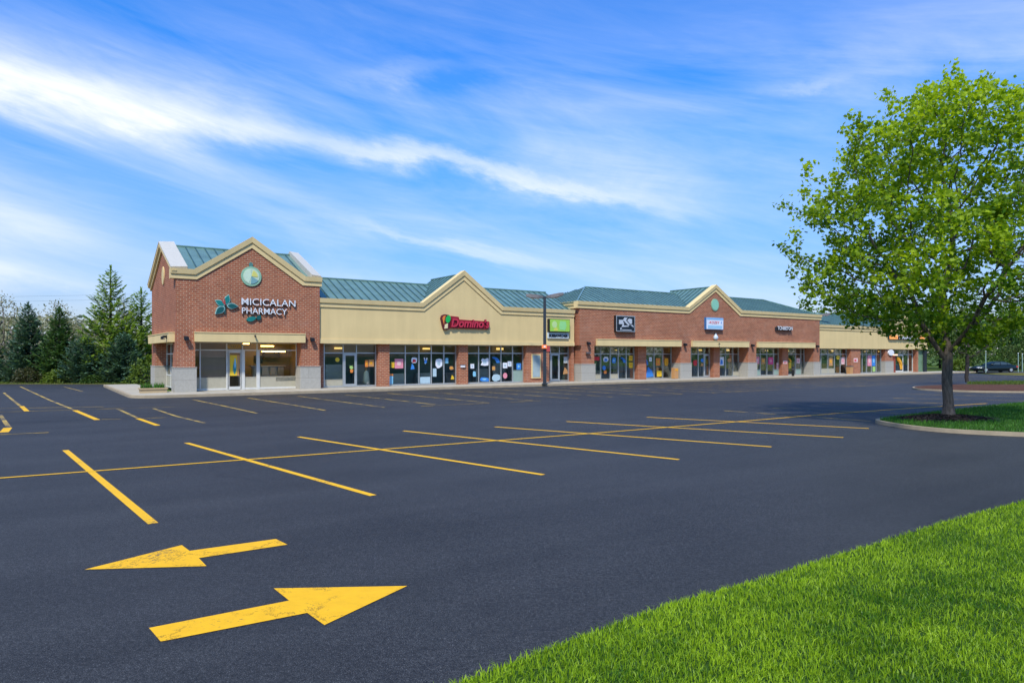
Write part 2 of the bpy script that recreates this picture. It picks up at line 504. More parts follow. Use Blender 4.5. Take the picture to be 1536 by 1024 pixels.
low = t.ramp(el, [(0.0, 0.7), (0.18, 0.8), (0.34, 0.85), (0.44, 0.35), (0.8, 0.2)])
mask = t.m('ADD', body, t.m('MULTIPLY', veil, low), clamp=True)
hs = t.n('ShaderNodeHueSaturation', {'Hue': 0.5, 'Saturation': 1.12, 'Value': 1.0, 'Color': sky.outputs[0]}).outputs[0]
blue = t.mix(1.0, hs, t.ramp(el, [(0.0, (0.68, 0.64, 0.84)), (0.12, (0.52, 0.73, 1.10)), (0.3, (0.40, 1.00, 1.60)), (0.48, (0.20, 0.96, 1.75)), (0.8, (0.26, 0.95, 1.6))]), 'MULTIPLY')
cl = t.mix(mask, blue, rgb(6.7, 7.0, 7.6))
bg = t.n('ShaderNodeBackground', {'Color': cl, 'Strength': 0.1})
t.n('ShaderNodeOutputWorld', {'Surface': bg.outputs[0]})

SC.view_settings.view_transform = 'Standard'
SC.view_settings.look = 'None'
SC.view_settings.exposure = 0.62
SC.view_settings.gamma = 1.0
SC.render.engine = 'CYCLES'
SC.cycles.use_denoising = True
SC.cycles.max_bounces = 8
SC.cycles.transparent_max_bounces = 12
SC.cycles.caustics_reflective = False
SC.cycles.caustics_refractive = False

# ---------------------------------------------------------------- ground, lot, walks
def sheet(name, pts, z, mat, kind='structure', parent=None):
    mb = MB()
    mb.add([(p[0], p[1], z) for p in pts], [list(range(len(pts)))])
    o = mb.build(name, mat, parent)
    if o.data.polygons[0].normal.z < 0: o.data.flip_normals()
    if kind and parent is None: o['kind'] = kind
    return o


def slab(name, pts, z0, z1, mat, parent=None, bevel=0.03):
    n = len(pts)
    mb = MB()
    mb.add([(p[0], p[1], z0) for p in pts] + [(p[0], p[1], z1) for p in pts],
           [list(range(n)), list(range(n, 2 * n))] + [[i, (i + 1) % n, (i + 1) % n + n, i + n] for i in range(n)])
    o = mb.build(name, mat, parent, bevel=bevel)
    if parent is None: o['kind'] = 'structure'
    return o


def f2(u, v): p = F(u, v); return (p.x, p.y)


sheet('ground', [(-2500, -600), (2500, -600), (2500, 3000), (-2500, 3000)], -0.03, M['meadow'])
LOT = [(-95, -45), (95, -45), (95, 58), (62, 66), (55.5, 71), (55, 80), f2(91, -2.3), f2(91, 3), f2(-1.5, 3), f2(-1.5, 14), (-28.5, 53.2), (-95, 54.5)]
sheet('parking_lot', LOT, 0.0, M['asphalt'])
sheet('driveway', [(44, 84.5), (56, 87.5), (150, 90), (150, 100), (40, 99)], -0.012, M['asphalt'])


def rnd_corner(c, a0, a1, r, n=7):
    return [(c[0] + r * math.cos(a0 + (a1 - a0) * i / (n - 1)), c[1] + r * math.sin(a0 + (a1 - a0) * i / (n - 1))) for i in range(n)]


walk_uv = [(93, 1.4), (-0.2, 1.4), (-0.2, 14), (-2.2, 14)] + rnd_corner((-0.8, -1.2), math.pi, 1.5 * math.pi, 1.4) + [(93, -2.6)]
slab('sidewalk', [f2(*p) for p in walk_uv], -0.02, 0.15, M['concrete'])
kerb = [(-2.26, 14)] + rnd_corner((-0.8, -1.2), math.pi, 1.5 * math.pi, 1.46, 9) + [(93, -2.66)]
kin = [(-2.10, 14)] + rnd_corner((-0.8, -1.2), math.pi, 1.5 * math.pi, 1.30, 9) + [(93, -2.50)]
slab('kerb', [f2(*p) for p in kerb] + [f2(*p) for p in reversed(kin)], -0.02, 0.157, M['kerb'], bevel=0.02)
# joints of the walk: a shallow groove strip at each slab edge
mb = MB()
u = 1.5
while u < 90:
    a, b = u - 0.012, u + 0.012
    mb.add([(*f2(a, -2.48), 0.1535), (*f2(b, -2.48), 0.1535), (*f2(b, 0.3), 0.1535), (*f2(a, 0.3), 0.1535)], [[0, 1, 2, 3]])
    u += 2.4
o = mb.build('sidewalk_joint', M['bed'])
o['kind'] = 'structure'
sheet('grass_strip', [f2(-2.3, 14.2), f2(1.0, 14.2), f2(1.0, 17), (-40, 58), (-95, 60), (-95, 54.4), (-28.6, 53.2)], 0.02, M['bed'])
sheet('verge', [(56, 71), (62, 66.5), (95, 58.5), (150, 60), (150, 89.6), (57, 87), f2(93.2, -2.0), (55.4, 80)], 0.03, M['verge'])


def stripe(pts, width, mat, z=0.004, name='parking_line'):
    """A painted line along the given ground points."""
    L, Rr = [], []
    n = len(pts)
    for i in range(n):
        a, b = Vector(pts[max(i - 1, 0)]), Vector(pts[min(i + 1, n - 1)])
        d = (b - a).normalized()
        nn = Vector((-d.y, d.x)) * (width / 2)
        p = Vector(pts[i])
        L.append(p + nn); Rr.append(p - nn)
    mb = MB()
    mb.add([(p.x, p.y, z) for p in L + Rr], [[i, i + 1, n + i + 1, n + i] for i in range(n - 1)])
    o = mb.build(name, mat)
    for q in o.data.polygons:
        if q.normal.z < 0:
            o.data.flip_normals()
            break
    o['kind'] = 'structure'
    return o


STALL = [(-10.38, 16.27), (-4.7, 9.17), (-8.2, 17.63), (-2.18, 11.0), (-5.77, 18.93), (0.58, 12.91), (-3.17, 20.44), (3.53, 14.81), (-0.53, 21.59), (6.25, 16.86), (1.82, 23.33), (8.89, 18.78), (4.8, 24.97), (10.76, 21.1), (8.45, 27.93), (12.05, 23.48), (10.96, 29.43), (15.38, 25.96), (13.91, 31.82), (18.16, 29.62), (16.82, 33.97), (19.92, 32.08), (19.66, 36.09), (24.85, 33.97)]
for i in range(0, len(STALL), 2):
    stripe(STALL[i:i + 2], 0.125, M['paint'] if i < 14 else M['worn'])
stripe([(-10.07, 11.98), (-9.18, 12.55), (-4.02, 15.77), (-0.36, 18.1), (2.02, 19.6), (4.36, 21.15), (7.71, 23.4), (12.14, 26.45), (17.07, 29.43), (21.76, 32.08)], 0.10, M['paint'], 0.008)
for pts, wd, mt in (([(-29.94, 41.25), (-23.79, 33.48), (-21.5, 30.6)], 0.12, 'worn'), ([(-21.3, 30.4), (-19.17, 27.66)], 0.17, 'paint'), ([(-34.82, 49.57), (-22.52, 34.17), (-17.7, 28.3)], 0.12, 'worn'),
                    ([(-17.55, 28.1), (-14.18, 23.94)], 0.18, 'paint'), ([(-16.28, 28.88), (-13.2, 24.67)], 0.12, 'worn'), ([(-13.1, 24.5), (-11.13, 22.0)], 0.16, 'paint'),
                    ([(-14.89, 29.06), (-12.18, 25.38), (-10.06, 22.87)], 0.11, 'worn'), ([(-31.43, 49.15), (-26.25, 42.78)], 0.12, 'worn'),
                    ([(-19.07, 26.07), (-15.37, 21.39)], 0.13, 'worn'), ([(-15.34, 21.3), (-14.55, 20.05)], 0.22, 'paint')):
    stripe(pts, wd, M[mt])
for pts in ([(-22, 25.9), (-19.88, 27.18), (-14.46, 30.0)], [(-21.25, 29.06), (-17.49, 30.0)], [(-15.0, 19.0), (-13.22, 19.97)], [(-14.1, 24.06), (-13.49, 24.14)], [(-12.92, 24.32), (-12.28, 24.84)]):
    stripe(pts, 0.09, M['worn'], 0.008)
# the row of stalls in front of the shops
u = 0.2
i = 0
while u < 78:
    jit = rnd.uniform(-0.15, 0.15)
    stripe([f2(u, -5.0 + jit), f2(u + 0.25, -10), f2(u + 0.45, -15.3 + jit)], 0.115, M['worn'])
    u += 2.62
for a, b in ((7.5, 11.0), (12.2, 14.0), (21.0, 24.0), (26.5, 33), (40, 47)):
    stripe([f2(a, -15.5), f2(b, -15.5)], 0.09, M['worn'], 0.008)
# the middle row beyond the first one, far right
for k in range(5):
    p, q_ = (22.5 + k * 2.9, 40.0 + k * 2.0), (27.2 + k * 3.0, 37.3 + k * 1.9)
    stripe([p, q_], 0.12, M['worn'])

for name, pts, lab in (('painted_arrow', [(-4.39, 7.19), (-3.83, 8.12), (-3.63, 7.88), (-2.83, 8.39), (-2.61, 8.14), (-3.4, 7.6), (-3.19, 7.31)], 'yellow painted road arrow pointing left, the farther of the two on the asphalt'),
                       ('painted_arrow', [(-1.0, 6.68), (-2.25, 6.61), (-2.0, 6.28), (-2.93, 5.65), (-2.7, 5.38), (-1.75, 5.98), (-1.53, 5.71)], 'large cracked yellow painted road arrow pointing right, nearest on the asphalt')):
    o = sheet(name, pts, 0.005, M['arrow'], None)
    tag(o, lab, 'road arrow', 'painted arrows on the lot')

# ---------------------------------------------------------------- planted islands
def smooth_loop(pts, k=6):
    out = []
    n = len(pts)
    for i in range(n):
        p0, p1, p2, p3 = (Vector(pts[(i + j - 1) % n]) for j in range(4))
        for s_ in range(k):
            x = s_ / k
            out.append(0.5 * ((2 * p1) + (p2 - p0) * x + (2 * p0 - 5 * p1 + 4 * p2 - p3) * x * x + (3 * p1 - p0 - 3 * p2 + p3) * x ** 3))
    return [(p.x, p.y) for p in out]


def inset(pts, d):
    n = len(pts)
    area = sum(pts[i][0] * pts[(i + 1) % n][1] - pts[(i + 1) % n][0] * pts[i][1] for i in range(n))
    sg = 1 if area > 0 else -1
    out = []
    for i in range(n):
        a, b = Vector(pts[i - 1]), Vector(pts[(i + 1) % n])
        t_ = (b - a).normalized()
        out.append((pts[i][0] - t_.y * d * sg, pts[i][1] + t_.x * d * sg))
    return out


def inside(poly, x, y):
    c = False
    n = len(poly)
    for i in range(n):
        x1, y1 = poly[i]; x2, y2 = poly[i - 1]
        if (y1 > y) != (y2 > y) and x < (x2 - x1) * (y - y1) / (y2 - y1) + x1: c = not c
    return c


def ring_kerb(name, pts, width, z):
    inn = inset(pts, width)
    n = len(pts)
    mb = MB()
    mb.add([(p[0], p[1], -0.02) for p in pts] + [(p[0], p[1], z) for p in pts] + [(p[0], p[1], z) for p in inn] + [(p[0], p[1], -0.02) for p in inn],
           [[i, (i + 1) % n, n + (i + 1) % n, n + i] for i in range(n)] + [[n + i, n + (i + 1) % n, 2 * n + (i + 1) % n, 2 * n + i] for i in range(n)] +
           [[2 * n + i, 2 * n + (i + 1) % n, 3 * n + (i + 1) % n, 3 * n + i] for i in range(n)])
    o = mb.build(name, M['kerb'])
    o['kind'] = 'structure'
    return inn


def mound(name, pts, z0, height, mat, c=None, steps=5):
    """A low dome of earth inside an outline."""
    n = len(pts)
    cx = sum(p[0] for p in pts) / n; cy = sum(p[1] for p in pts) / n
    if c: cx, cy = c
    vs, fs = [], []
    for k in range(steps):
        f = k / steps
        zz = z0 + height * math.sin(f * math.pi / 2)
        vs += [(p[0] + (cx - p[0]) * f, p[1] + (cy - p[1]) * f, zz) for p in pts]
    vs.append((cx, cy, z0 + height))
    for k in range(steps - 1):
        fs += [[k * n + i, k * n + (i + 1) % n, (k + 1) * n + (i + 1) % n, (k + 1) * n + i] for i in range(n)]
    fs += [[(steps - 1) * n + i, (steps - 1) * n + (i + 1) % n, steps * n] for i in range(n)]
    mb = MB(); mb.add(vs, fs)
    o = mb.build(name, mat, smooth=True)
    o['kind'] = 'structure'
    return o


ISL = smooth_loop([(11.75, 22.3), (12.0, 20.6), (13.0, 19.45), (15.5, 18.3), (19.5, 17.3), (24, 18.0), (27, 22), (27.5, 29), (25.5, 32.0), (22.6, 31.0), (17.4, 27.3), (13.4, 24.25), (12.1, 23.2)])
isl_in = ring_kerb('kerb', ISL, 0.13, 0.11)
mound('island_ground', isl_in, 0.11, 0.12, M['lawnsoil'])
TREE = (14.05, 22.55)
ring = [(TREE[0] + (1.62 + 0.10 * math.sin(3 * a_ + 1)) * math.cos(a_), TREE[1] + (1.15 + 0.08 * math.sin(4 * a_)) * math.sin(a_)) for a_ in [2 * math.pi * i / 40 for i in range(40)]]
o = mound('mulch', ring, 0.135, 0.17, M['mulch'], TREE)
o['kind'] = 'stuff'
ISL2 = smooth_loop([(26.0, 45.2), (26.5, 43.2), (28.2, 41.6), (32, 41.2), (38, 41.8), (44, 44), (47, 49), (45, 53), (38, 52.6), (32.5, 51.0), (28, 48.2)])
isl2_in = ring_kerb('kerb', ISL2, 0.11, 0.10)
o = mound('mulch', isl2_in, 0.11, 0.16, M['redmulch'], (34, 46.5))
o['kind'] = 'stuff'
mound('island_ground', smooth_loop([(31, 47.8), (34, 46.6), (38, 46.2), (43, 47.5), (45, 50), (42, 52.0), (36, 51.2), (32.5, 49.8)]), 0.17, 0.14, M['meadow'])

# ---------------------------------------------------------------- the row of shops
def building(name, u0, label, cat='building'):
    r = empty(name, F(u0, 0, 0), ROT, label=label, cat=cat)
    r['u0'] = u0
    return r


class PM(MB):
    """A part of a building, written in (u, v, z) of the row and stored relative to the building's base."""
    def __init__(self, root): super().__init__((root['u0'], 0, 0))


front = lambda vf: (lambda a, z, o: (a, vf - o, z))
PROF = [(0.0, 0.0), (0.06, 0.0), (0.06, 0.24), (0.13, 0.27), (0.17, 0.55), (-0.42, 0.55), (-0.42, 0.0)]


def roof_poly(mb, pts, spacing=0.56, rib=0.05):
    """A sheet-metal roof face with standing seams; the first edge is the eave."""
    p = [Vector(x) for x in pts]
    e = (p[1] - p[0]).normalized()
    nrm = e.cross(p[2] - p[0]).normalized()
    if nrm.z < 0: nrm = -nrm
    tt = nrm.cross(e)
    if (p[2] - p[0]).dot(tt) < 0: tt = -tt
    q = [((x - p[0]).dot(e), (x - p[0]).dot(tt)) for x in p]
    n = len(p)
    mb.add([x for x in p] + [x - nrm * 0.06 for x in p], [list(range(n)), list(range(n, 2 * n))] + [[i, (i + 1) % n, n + (i + 1) % n, n + i] for i in range(n)])
    s0, s1 = min(a for a, b in q), max(a for a, b in q)
    s_ = s0 + spacing * 0.5
    while s_ < s1:
        ys = []
        for i in range(n):
            (a0, b0), (a1, b1) = q[i], q[(i + 1) % n]
            if (a0 > s_) != (a1 > s_): ys.append(b0 + (b1 - b0) * (s_ - a0) / (a1 - a0))
        if len(ys) >= 2 and max(ys) - min(ys) > 0.1:
            y0, y1 = min(ys) + 0.01, max(ys) - 0.01
            c = [p[0] + e * (s_ + ds) + tt * y + nrm * h for y in (y0, y1) for ds, h in ((-0.026, -0.01), (0.026, -0.01), (0.026, rib), (-0.026, rib))]
            mb.cur = 1
            mb.add(c, [[0, 1, 2, 3], [4, 5, 6, 7], [0, 1, 5, 4], [1, 2, 6, 5], [2, 3, 7, 6], [3, 0, 4, 7]])
            mb.cur = 0
        s_ += spacing


def ridge_cap(mb, a, b, w=0.14):
    mb.tube([a, b], [w * 0.55, w * 0.55], 6)


def storefront(root, us, v, z0, zk, zt, z1, door=None, kick=(), fr='alu', kickmat='kick', doormat=None, name='shop_window', sill=0.09, solid=()):
    """A glazed front between the piers: a frame of posts, head, transom bar and sill; panes, low panels and the door are parts in it."""
    f = PM(root)
    w_ = 0.035
    for i, u in enumerate(us):
        f.box(u - w_, u + w_, v - 0.05, v + 0.06, z0, z1)
    f.box(us[0] - w_ + 0.004, us[-1] + w_ - 0.004, v - 0.045, v + 0.055, z1 - 0.07, z1 - 0.003)
    f.box(us[0] - w_ + 0.004, us[-1] + w_ - 0.004, v - 0.044, v + 0.054, zt - 0.035, zt + 0.035)
    segs = list(zip(us[:-1], us[1:]))
    for i, (a, b) in enumerate(segs):
        if i != door: f.box(a + w_ - 0.004, b - w_ + 0.004, v - 0.046, v + 0.056, z0 + 0.003, z0 + sill)
    win = f.build(name, M[fr], root)
    g = PM(root)
    g.box(us[0], us[-1], v, v + 0.012, zt, z1 - 0.02)
    for i, (a, b) in enumerate(segs):
        if i == door or i in solid: continue
        lo = zk if i in kick else z0 + 0.02
        g.box(a, b, v + 0.001, v + 0.011, lo, zt)
    g.build('glass_pane', M['glass'], win)
    for i in kick:
        a, b = segs[i]
        k = PM(root)
        k.box(a + w_, b - w_, v - 0.02, v + 0.03, z0 + sill, zk)
        k.box(a + w_, b - w_, v - 0.035, v + 0.03, zk, zk + 0.04)
        k.build('kick_panel', M[kickmat], win)
    if door is not None:
        a, b = segs[door]
        a, b = a + w_, b - w_
        d = PM(root)
        for x0, x1 in ((a, a + 0.11), (b - 0.11, b)): d.box(x0, x1, v - 0.07, v - 0.02, z0 + 0.01, zt - 0.04)
        d.box(a + 0.106, b - 0.106, v - 0.068, v - 0.022, z0 + 0.012, z0 + 0.2)
        d.box(a + 0.106, b - 0.106, v - 0.068, v - 0.022, zt - 0.16, zt - 0.042)
        dr = d.build('door', M[doormat or fr], root)
        g = PM(root)
        g.box(a + 0.1, b - 0.1, v - 0.05, v - 0.04, z0 + 0.15, zt - 0.1)
        g.build('glass_pane', M['glass'], dr)
        h = PM(root)
        h.tube([(b - 0.16, v - 0.07, 1.05), (b - 0.16, v - 0.12, 1.07), (b - 0.16, v - 0.12, 1.38), (b - 0.16, v - 0.07, 1.40)], [0.014] * 4, 6)
        h.build('handle', M['black'], dr)
    return win


def pier(root, u0, u1, v0, v1, z1, stone=1.48, name='pier'):
    """A brick pier on a wider stone base."""
    b = PM(root)
    b.box(u0, u1, v0, v1, stone - 0.02 if stone else 0.1, z1)
    p = b.build(name, M['brick'], root)
    if stone:
        s_ = PM(root)
        s_.box(u0 - 0.07, u1 + 0.07, v0 - 0.07, v1 + 0.02, 0.1, stone)
        s_.box(u0 - 0.09, u1 + 0.09, v0 - 0.09, v1 + 0.02, stone, stone + 0.06)
        s_.build('stone_base', M['stone'], p, bevel=0.012)
    return p


SHOPGLOW = glow('shop_ceiling_light', (1.0, 0.60, 0.18), 1.1)


def interior(root, u0, u1, v0, v1, walls, shelf=True):
    m_ = PM(root)
    m_.box(u0, u1, v1, v1 + 0.05, 0.15, 3.1)
    m_.box(u0, u0 + 0.05, v0, v1, 0.15, 3.1)
    m_.box(u1 - 0.05, u1, v0, v1, 0.15, 3.1)
    ce = PM(root); ce.box(u0 + 0.06, u1 - 0.06, v0, v1 - 0.01, 3.0, 3.045); ce.build('interior_ceiling', M['ceiling'], root)
    a = m_.build('interior_wall', M[walls], root)
    f = PM(root); f.box(u0, u1, v0 - 0.02, v1, 0.152, 0.165)
    f.build('interior_floor', M['infloor'], root)
    if shelf:
        bk = PM(root); bk.box(u0 + 0.06, u1 - 0.06, v0 + 0.75, v0 + 0.8, 2.34, 2.99); bk.build('bulkhead', M['ceiling'], root)
        u = u0 + 1.3
        while u < u1 - 1.5:
            l_ = PM(root); l_.box(u, u + rnd.uniform(0.2, 0.7), v0 + 0.32, v0 + 0.4, 2.62, 2.62 + rnd.uniform(0.06, 0.2)); l_.build('ceiling_lamp', SHOPGLOW, root)
            u += rnd.uniform(2.6, 4.2)
        u = u0 + 0.9
        while u < u1 - 1.4:
            s_ = PM(root)
            h = rnd.choice((0.95, 1.2, 1.6))
            s_.box(u, u + 1.1, v1 - 0.7, v1 - 0.3, 0.16, h)
            for z in (0.45, 0.8, 1.1, 1.4):
                if z < h: s_.box(u + 0.03, u + 1.07, v1 - 0.8, v1 - 0.7, z, z + 0.03)
            s_.build('display_shelf', M['alu'], root)
            u += rnd.uniform(1.5, 2.6)
    return a


# ---- the brick corner building (pharmacy)
B1 = building('corner_shop_building', 0.0, 'red brick corner building with front gable, green metal roof and grey stone piers')
w1 = PM(B1)
w1.prism([(0.2, 3.0), (8.38, 3.0), (8.38, 6.6), (7.42, 6.6), (4.29, 8.72), (1.18, 6.6), (0.2, 6.6)], 0.0, 0.4)
side = lambda uf: (lambda a, z, o: (uf - o, a, z))
w1.prism([(0.4, 3.0), (9.4, 3.0), (9.4, 6.65), (4.7, 8.85), (0.4, 6.8)], 0.0, -0.4, side(0.2))
w1.prism([(0.4, 3.0), (9.4, 3.0), (9.4, 6.65), (4.7, 8.85), (0.4, 6.8)], 0.0, 0.4, side(8.38))
w1.box(0.6, 7.98, 9.0, 9.4, 0.1, 6.6)
w1.box(7.98, 8.38, 0.9, 9.38, 0.1, 3.0)
w1.build('wall', M['brick'], B1)
pier(B1, 0.2, 1.2, 0.0, 1.0, 3.0)
pier(B1, 7.22, 8.36, 0.0, 0.95, 3.0)
pier(B1, 0.2, 1.1, 7.7, 9.39, 3.0)
c = PM(B1); c.sweep([(-0.08, 6.5), (1.28, 6.5), (4.29, 8.53), (7.3, 6.5), (8.5, 6.5)], PROF, front(0.0)); c.build('cornice', M['trim'], B1)
RAKE = [(0.0, 0.0), (0.10, 0.0), (0.10, 0.18), (0.22, 0.24), (0.22, 0.42), (-0.02, 0.42), (-0.02, 0.0)]
c = PM(B1); c.sweep([(-0.02, 6.56), (4.7, 8.62), (9.5, 6.5)], RAKE, side(0.2)); c.build('cornice', M['trim'], B1)
CAP = [(0.24, 0.422), (0.24, 0.50), (-0.62, 0.56), (-0.62, 0.05), (-0.41, 0.05), (-0.41, 0.422)]
c = PM(B1); c.sweep([(0.3, 6.70), (4.7, 8.62), (9.5, 6.5)], CAP, side(0.2)); c.build('parapet_cap', M['cap'], B1)
CAP2 = [(0.45, 0.2), (0.45, 0.56), (-0.15, 0.50), (-0.15, 0.2)]
c = PM(B1); c.sweep([(0.3, 6.70), (4.7, 8.62), (9.5, 6.5)], CAP2, side(8.38)); c.build('parapet_cap', M['cap'], B1)
rf = PM(B1)
roof_poly(rf, [(0.62, 0.3, 6.92), (7.95, 0.3, 6.92), (7.95, 4.7, 8.95), (0.62, 4.7, 8.95)])
roof_poly(rf, [(7.95, 9.2, 6.92), (0.62, 9.2, 6.92), (0.62, 4.7, 8.95), (7.95, 4.7, 8.95)])
roof_poly(rf, [(1.2, 0.2, 6.98), (1.2, 4.6, 6.98), (4.29, 4.6, 8.98), (4.29, 0.2, 8.98)])
roof_poly(rf, [(7.38, 4.6, 6.98), (7.38, 0.2, 6.98), (4.29, 0.2, 8.98), (4.29, 4.6, 8.98)])
ridge_cap(rf, (0.65, 4.7, 8.97), (7.92, 4.7, 8.97))
rf.build('roof', (M['roof'], M['seam']), B1)


def band(root, u0, u1, vf=0.0, z0=2.98, z1=3.48, out=0.22):
    b = PM(root)
    b.box(u0, u1, vf - out, vf + 0.3, z0, z1)
    b.box(u0 - 0.02, u1 + 0.02, vf - out - 0.03, vf - 0.02, z1 - 0.003, z1 + 0.05)
    return b.build('fascia_band', M['trim'], root)


band(B1, 1.14, 7.42)
b = PM(B1); b.box(-0.12, 0.21, 0.35, 8.6, 2.96, 3.46); b.box(-0.15, 0.199, 0.33, 8.62, 3.457, 3.51); b.build('fascia_band', M['trim'], B1)
# front window: blind and panels at the left, the door, then the lit shop
us = [1.24, 1.62, 3.08, 3.97, 4.81, 7.2]
storefront(B1, us, 0.9, 0.16, 0.88, 2.52, 3.0, door=2, kick=(0, 1, 3, 4), fr='aluw', sill=0.12, name='shop_window')
for u0, u1 in ((3.08, 3.2), (3.84, 4.1), (4.78, 4.97)):
    p = PM(B1); p.box(u0, u1, 0.83, 0.97, 0.15, 2.5); p.build('door_jamb', M['aluw'], B1)
p = PM(B1); p.box(3.3, 3.74, 0.86, 0.875, 0.32, 0.95); p.build('door_kick_plate', M['darkbrown'], B1)
p = PM(B1); p.box(1.66, 3.04, 0.99, 1.01, 0.9, 2.5)
for k in range(22): p.box(1.66, 3.04, 0.978, 0.992, 0.92 + k * 0.072, 0.975 + k * 0.072)
p.build('roller_blind', M['brown'], B1)
interior(B1, 1.1, 7.95, 0.98, 4.6, 'inwarm', False)
sh = PM(B1)
sh.box(5.15, 7.1, 3.2, 3.6, 0.16, 1.55); sh.box(5.0, 7.2, 3.0, 3.62, 1.5, 1.56)
for k in range(4): sh.box(5.2 + k * 0.5, 5.55 + k * 0.5, 3.05, 3.12, 0.95, 1.45)
sh.box(4.2, 4.75, 3.6, 4.1, 0.16, 1.9)
sh.build('shop_counter', M['alu'], B1)
for bx in ((6.0, 7.0, 3.64, 4.2, 2.05, 2.4), (5.1, 5.55, 2.4, 2.8, 1.7, 2.2)):
    sh = PM(B1); sh.box(*bx); sh.build('menu_board', M['black'], B1)
warm = glow('warm_tube_light', (1.0, 0.52, 0.10), 16.0)
for u0, u1, v, z in ((5.5, 6.95, 2.3, 2.42), (5.7, 6.5, 3.3, 2.78), (4.3, 4.7, 2.2, 2.9)):
    p = PM(B1); p.box(u0, u1, v, v + 0.10, z, z + 0.055); p.build('ceiling_lamp', warm, B1)
gp = PM(B1); gp.box(5.95, 7.16, 0.88, 0.89, 0.62, 0.86); gp.build('low_glass_panel', plain('blue_grey_panel', (0.16, 0.24, 0.27), 0.3), B1)
# left side opening
sw = PM(B1)
for v in (1.0, 2.6, 4.3, 6.0, 7.66): sw.box(0.82, 0.92, v - 0.035, v + 0.035, 0.15, 2.98)
for z in (0.2, 0.95, 2.3, 2.93): sw.box(0.826, 0.914, 1.0, 7.66, z - 0.035, z + 0.035)
sw = sw.build('shop_window', M['aluw'], B1)
g = PM(B1); g.box(0.865, 0.875, 1.0, 7.66, 0.95, 2.95); g.build('glass_pane', M['glass'], sw)
g = PM(B1); g.box(0.845, 0.895, 1.0, 7.66, 0.16, 0.95); g.build('kick_panel', M['kick'], sw)
sf = PM(B1); sf.box(0.2, 1.1, 1.0, 7.7, 2.985, 3.02); sf.box(1.1, 7.3, 0.0, 0.96, 3.0, 3.03); sf.build('soffit', M['trim'], B1)
bw = PM(B1); bw.box(0.93, 1.12, 1.0, 9.0, 2.9, 3.0); bw.box(2.2, 2.25, 4.65, 9.0, 0.16, 3.0); bw.build('interior_wall', M['inside'], B1)
# round medallions
def medallion(root, cu, cz, r, vf, kind):
    d = PM(root); d.disc(cu, cz, r, r, vf - 0.07, vf + 0.02, 40)
    md = d.build('medallion', M['medrim'], root)
    f = PM(root); f.disc(cu, cz, r * 0.80, r * 0.80, vf - 0.085, vf - 0.06, 40)
    f.build('medallion_face', M['medface'], md)
    if kind:
        def wedge(a0, a1, r0, mat, out):
            pts = [(cu, cz)] + [(cu + r0 * math.cos(a0 + (a1 - a0) * i / 10), cz + r0 * math.sin(a0 + (a1 - a0) * i / 10)) for i in range(11)]
            q_ = PM(root); q_.prism(pts, vf - out, vf - 0.08); q_.build('medallion_inlay', mat, md)
        wedge(R(-5), R(75), r * 0.62, M['medyellow'], 0.10)
        wedge(R(-95), R(-30), r * 0.76, M['medteal'], 0.098)
        wedge(R(95), R(250), r * 0.72, M['medpale'], 0.097)
        q_ = PM(root); q_.disc(cu - 0.02, cz + r * 1.18, r * 0.20, r * 0.24, vf - 0.06, vf + 0.02, 14); q_.build('medallion_leaf', M['medteal2'], md)
    return md


M['medrim'] = plain('medallion_rim', (0.26, 0.46, 0.30), 0.6)
M['medface'] = plain('medallion_face', (0.50, 0.62, 0.44), 0.6)
M['medyellow'] = plain('medallion_yellow', (0.66, 0.62, 0.16), 0.6)
M['medteal'] = plain('medallion_teal', (0.18, 0.36, 0.36), 0.6)
M['medteal2'] = plain('medallion_dark_teal', (0.08, 0.20, 0.17), 0.6)
M['medpale'] = plain('medallion_pale', (0.56, 0.70, 0.50), 0.6)
M['medgreen'] = plain('medallion_green', (0.25, 0.55, 0.38), 0.5)
medallion(B1, 4.25, 6.86, 0.58, 0.0, True)
mp = side(0.2)
d = PM(B1); d.prism([(4.4 + 0.42 * math.cos(a), 7.05 + 0.55 * math.sin(a)) for a in [2 * math.pi * i / 32 for i in range(32)]], 0.05, -0.02, mp); d.build('medallion', M['trim'], B1)

# ---- the cream block beside it
B2 = building('cream_shop_building', 8.4, 'long cream stucco shop building with a plain middle gable and green metal roof')
V2 = 0.14
w2 = PM(B2)
w2.prism([(8.39, 2.98), (29.0, 2.98), (29.0, 5.35), (22.1, 5.35), (18.86, 7.72), (15.6, 5.35), (8.39, 5.35)], V2, V2 + 0.4)
w2.box(8.39, 29.0, 8.2, 8.5, 0.1, 5.7)
w2.build('wall', M['cream'], B2)
l = PM(B2); l.box(8.4, 29.0, V2 - 0.05, V2 + 0.05, 2.96, 3.22); l.box(8.4, 29.0, V2 - 0.028, V2 + 0.05, 3.22, 3.26); l.build('fascia_lip', M['trim'], B2)
c = PM(B2); c.sweep([(8.4, 5.24), (15.72, 5.24), (18.86, 7.54), (22.0, 5.24), (28.98, 5.24)], PROF, front(V2)); c.build('cornice', M['trim'], B2)
rf = PM(B2)
roof_poly(rf, [(8.4, 0.4, 5.72), (29.1, 0.4, 5.72), (29.1, 4.0, 7.46), (8.4, 4.0, 7.46)])
roof_poly(rf, [(29.1, 8.4, 5.72), (8.4, 8.4, 5.72), (8.4, 4.0, 7.46), (29.1, 4.0, 7.46)])
roof_poly(rf, [(15.5, 0.3, 5.55), (15.5, 5.0, 5.55), (18.86, 5.0, 7.98), (18.86, 0.3, 7.98)])
roof_poly(rf, [(22.2, 5.0, 5.55), (22.2, 0.3, 5.55), (18.86, 0.3, 7.98), (18.86, 5.0, 7.98)])
ridge_cap(rf, (8.42, 4.0, 7.48), (29.1, 4.0, 7.48)); ridge_cap(rf, (18.86, 0.4, 7.99), (18.86, 5.0, 7.99))
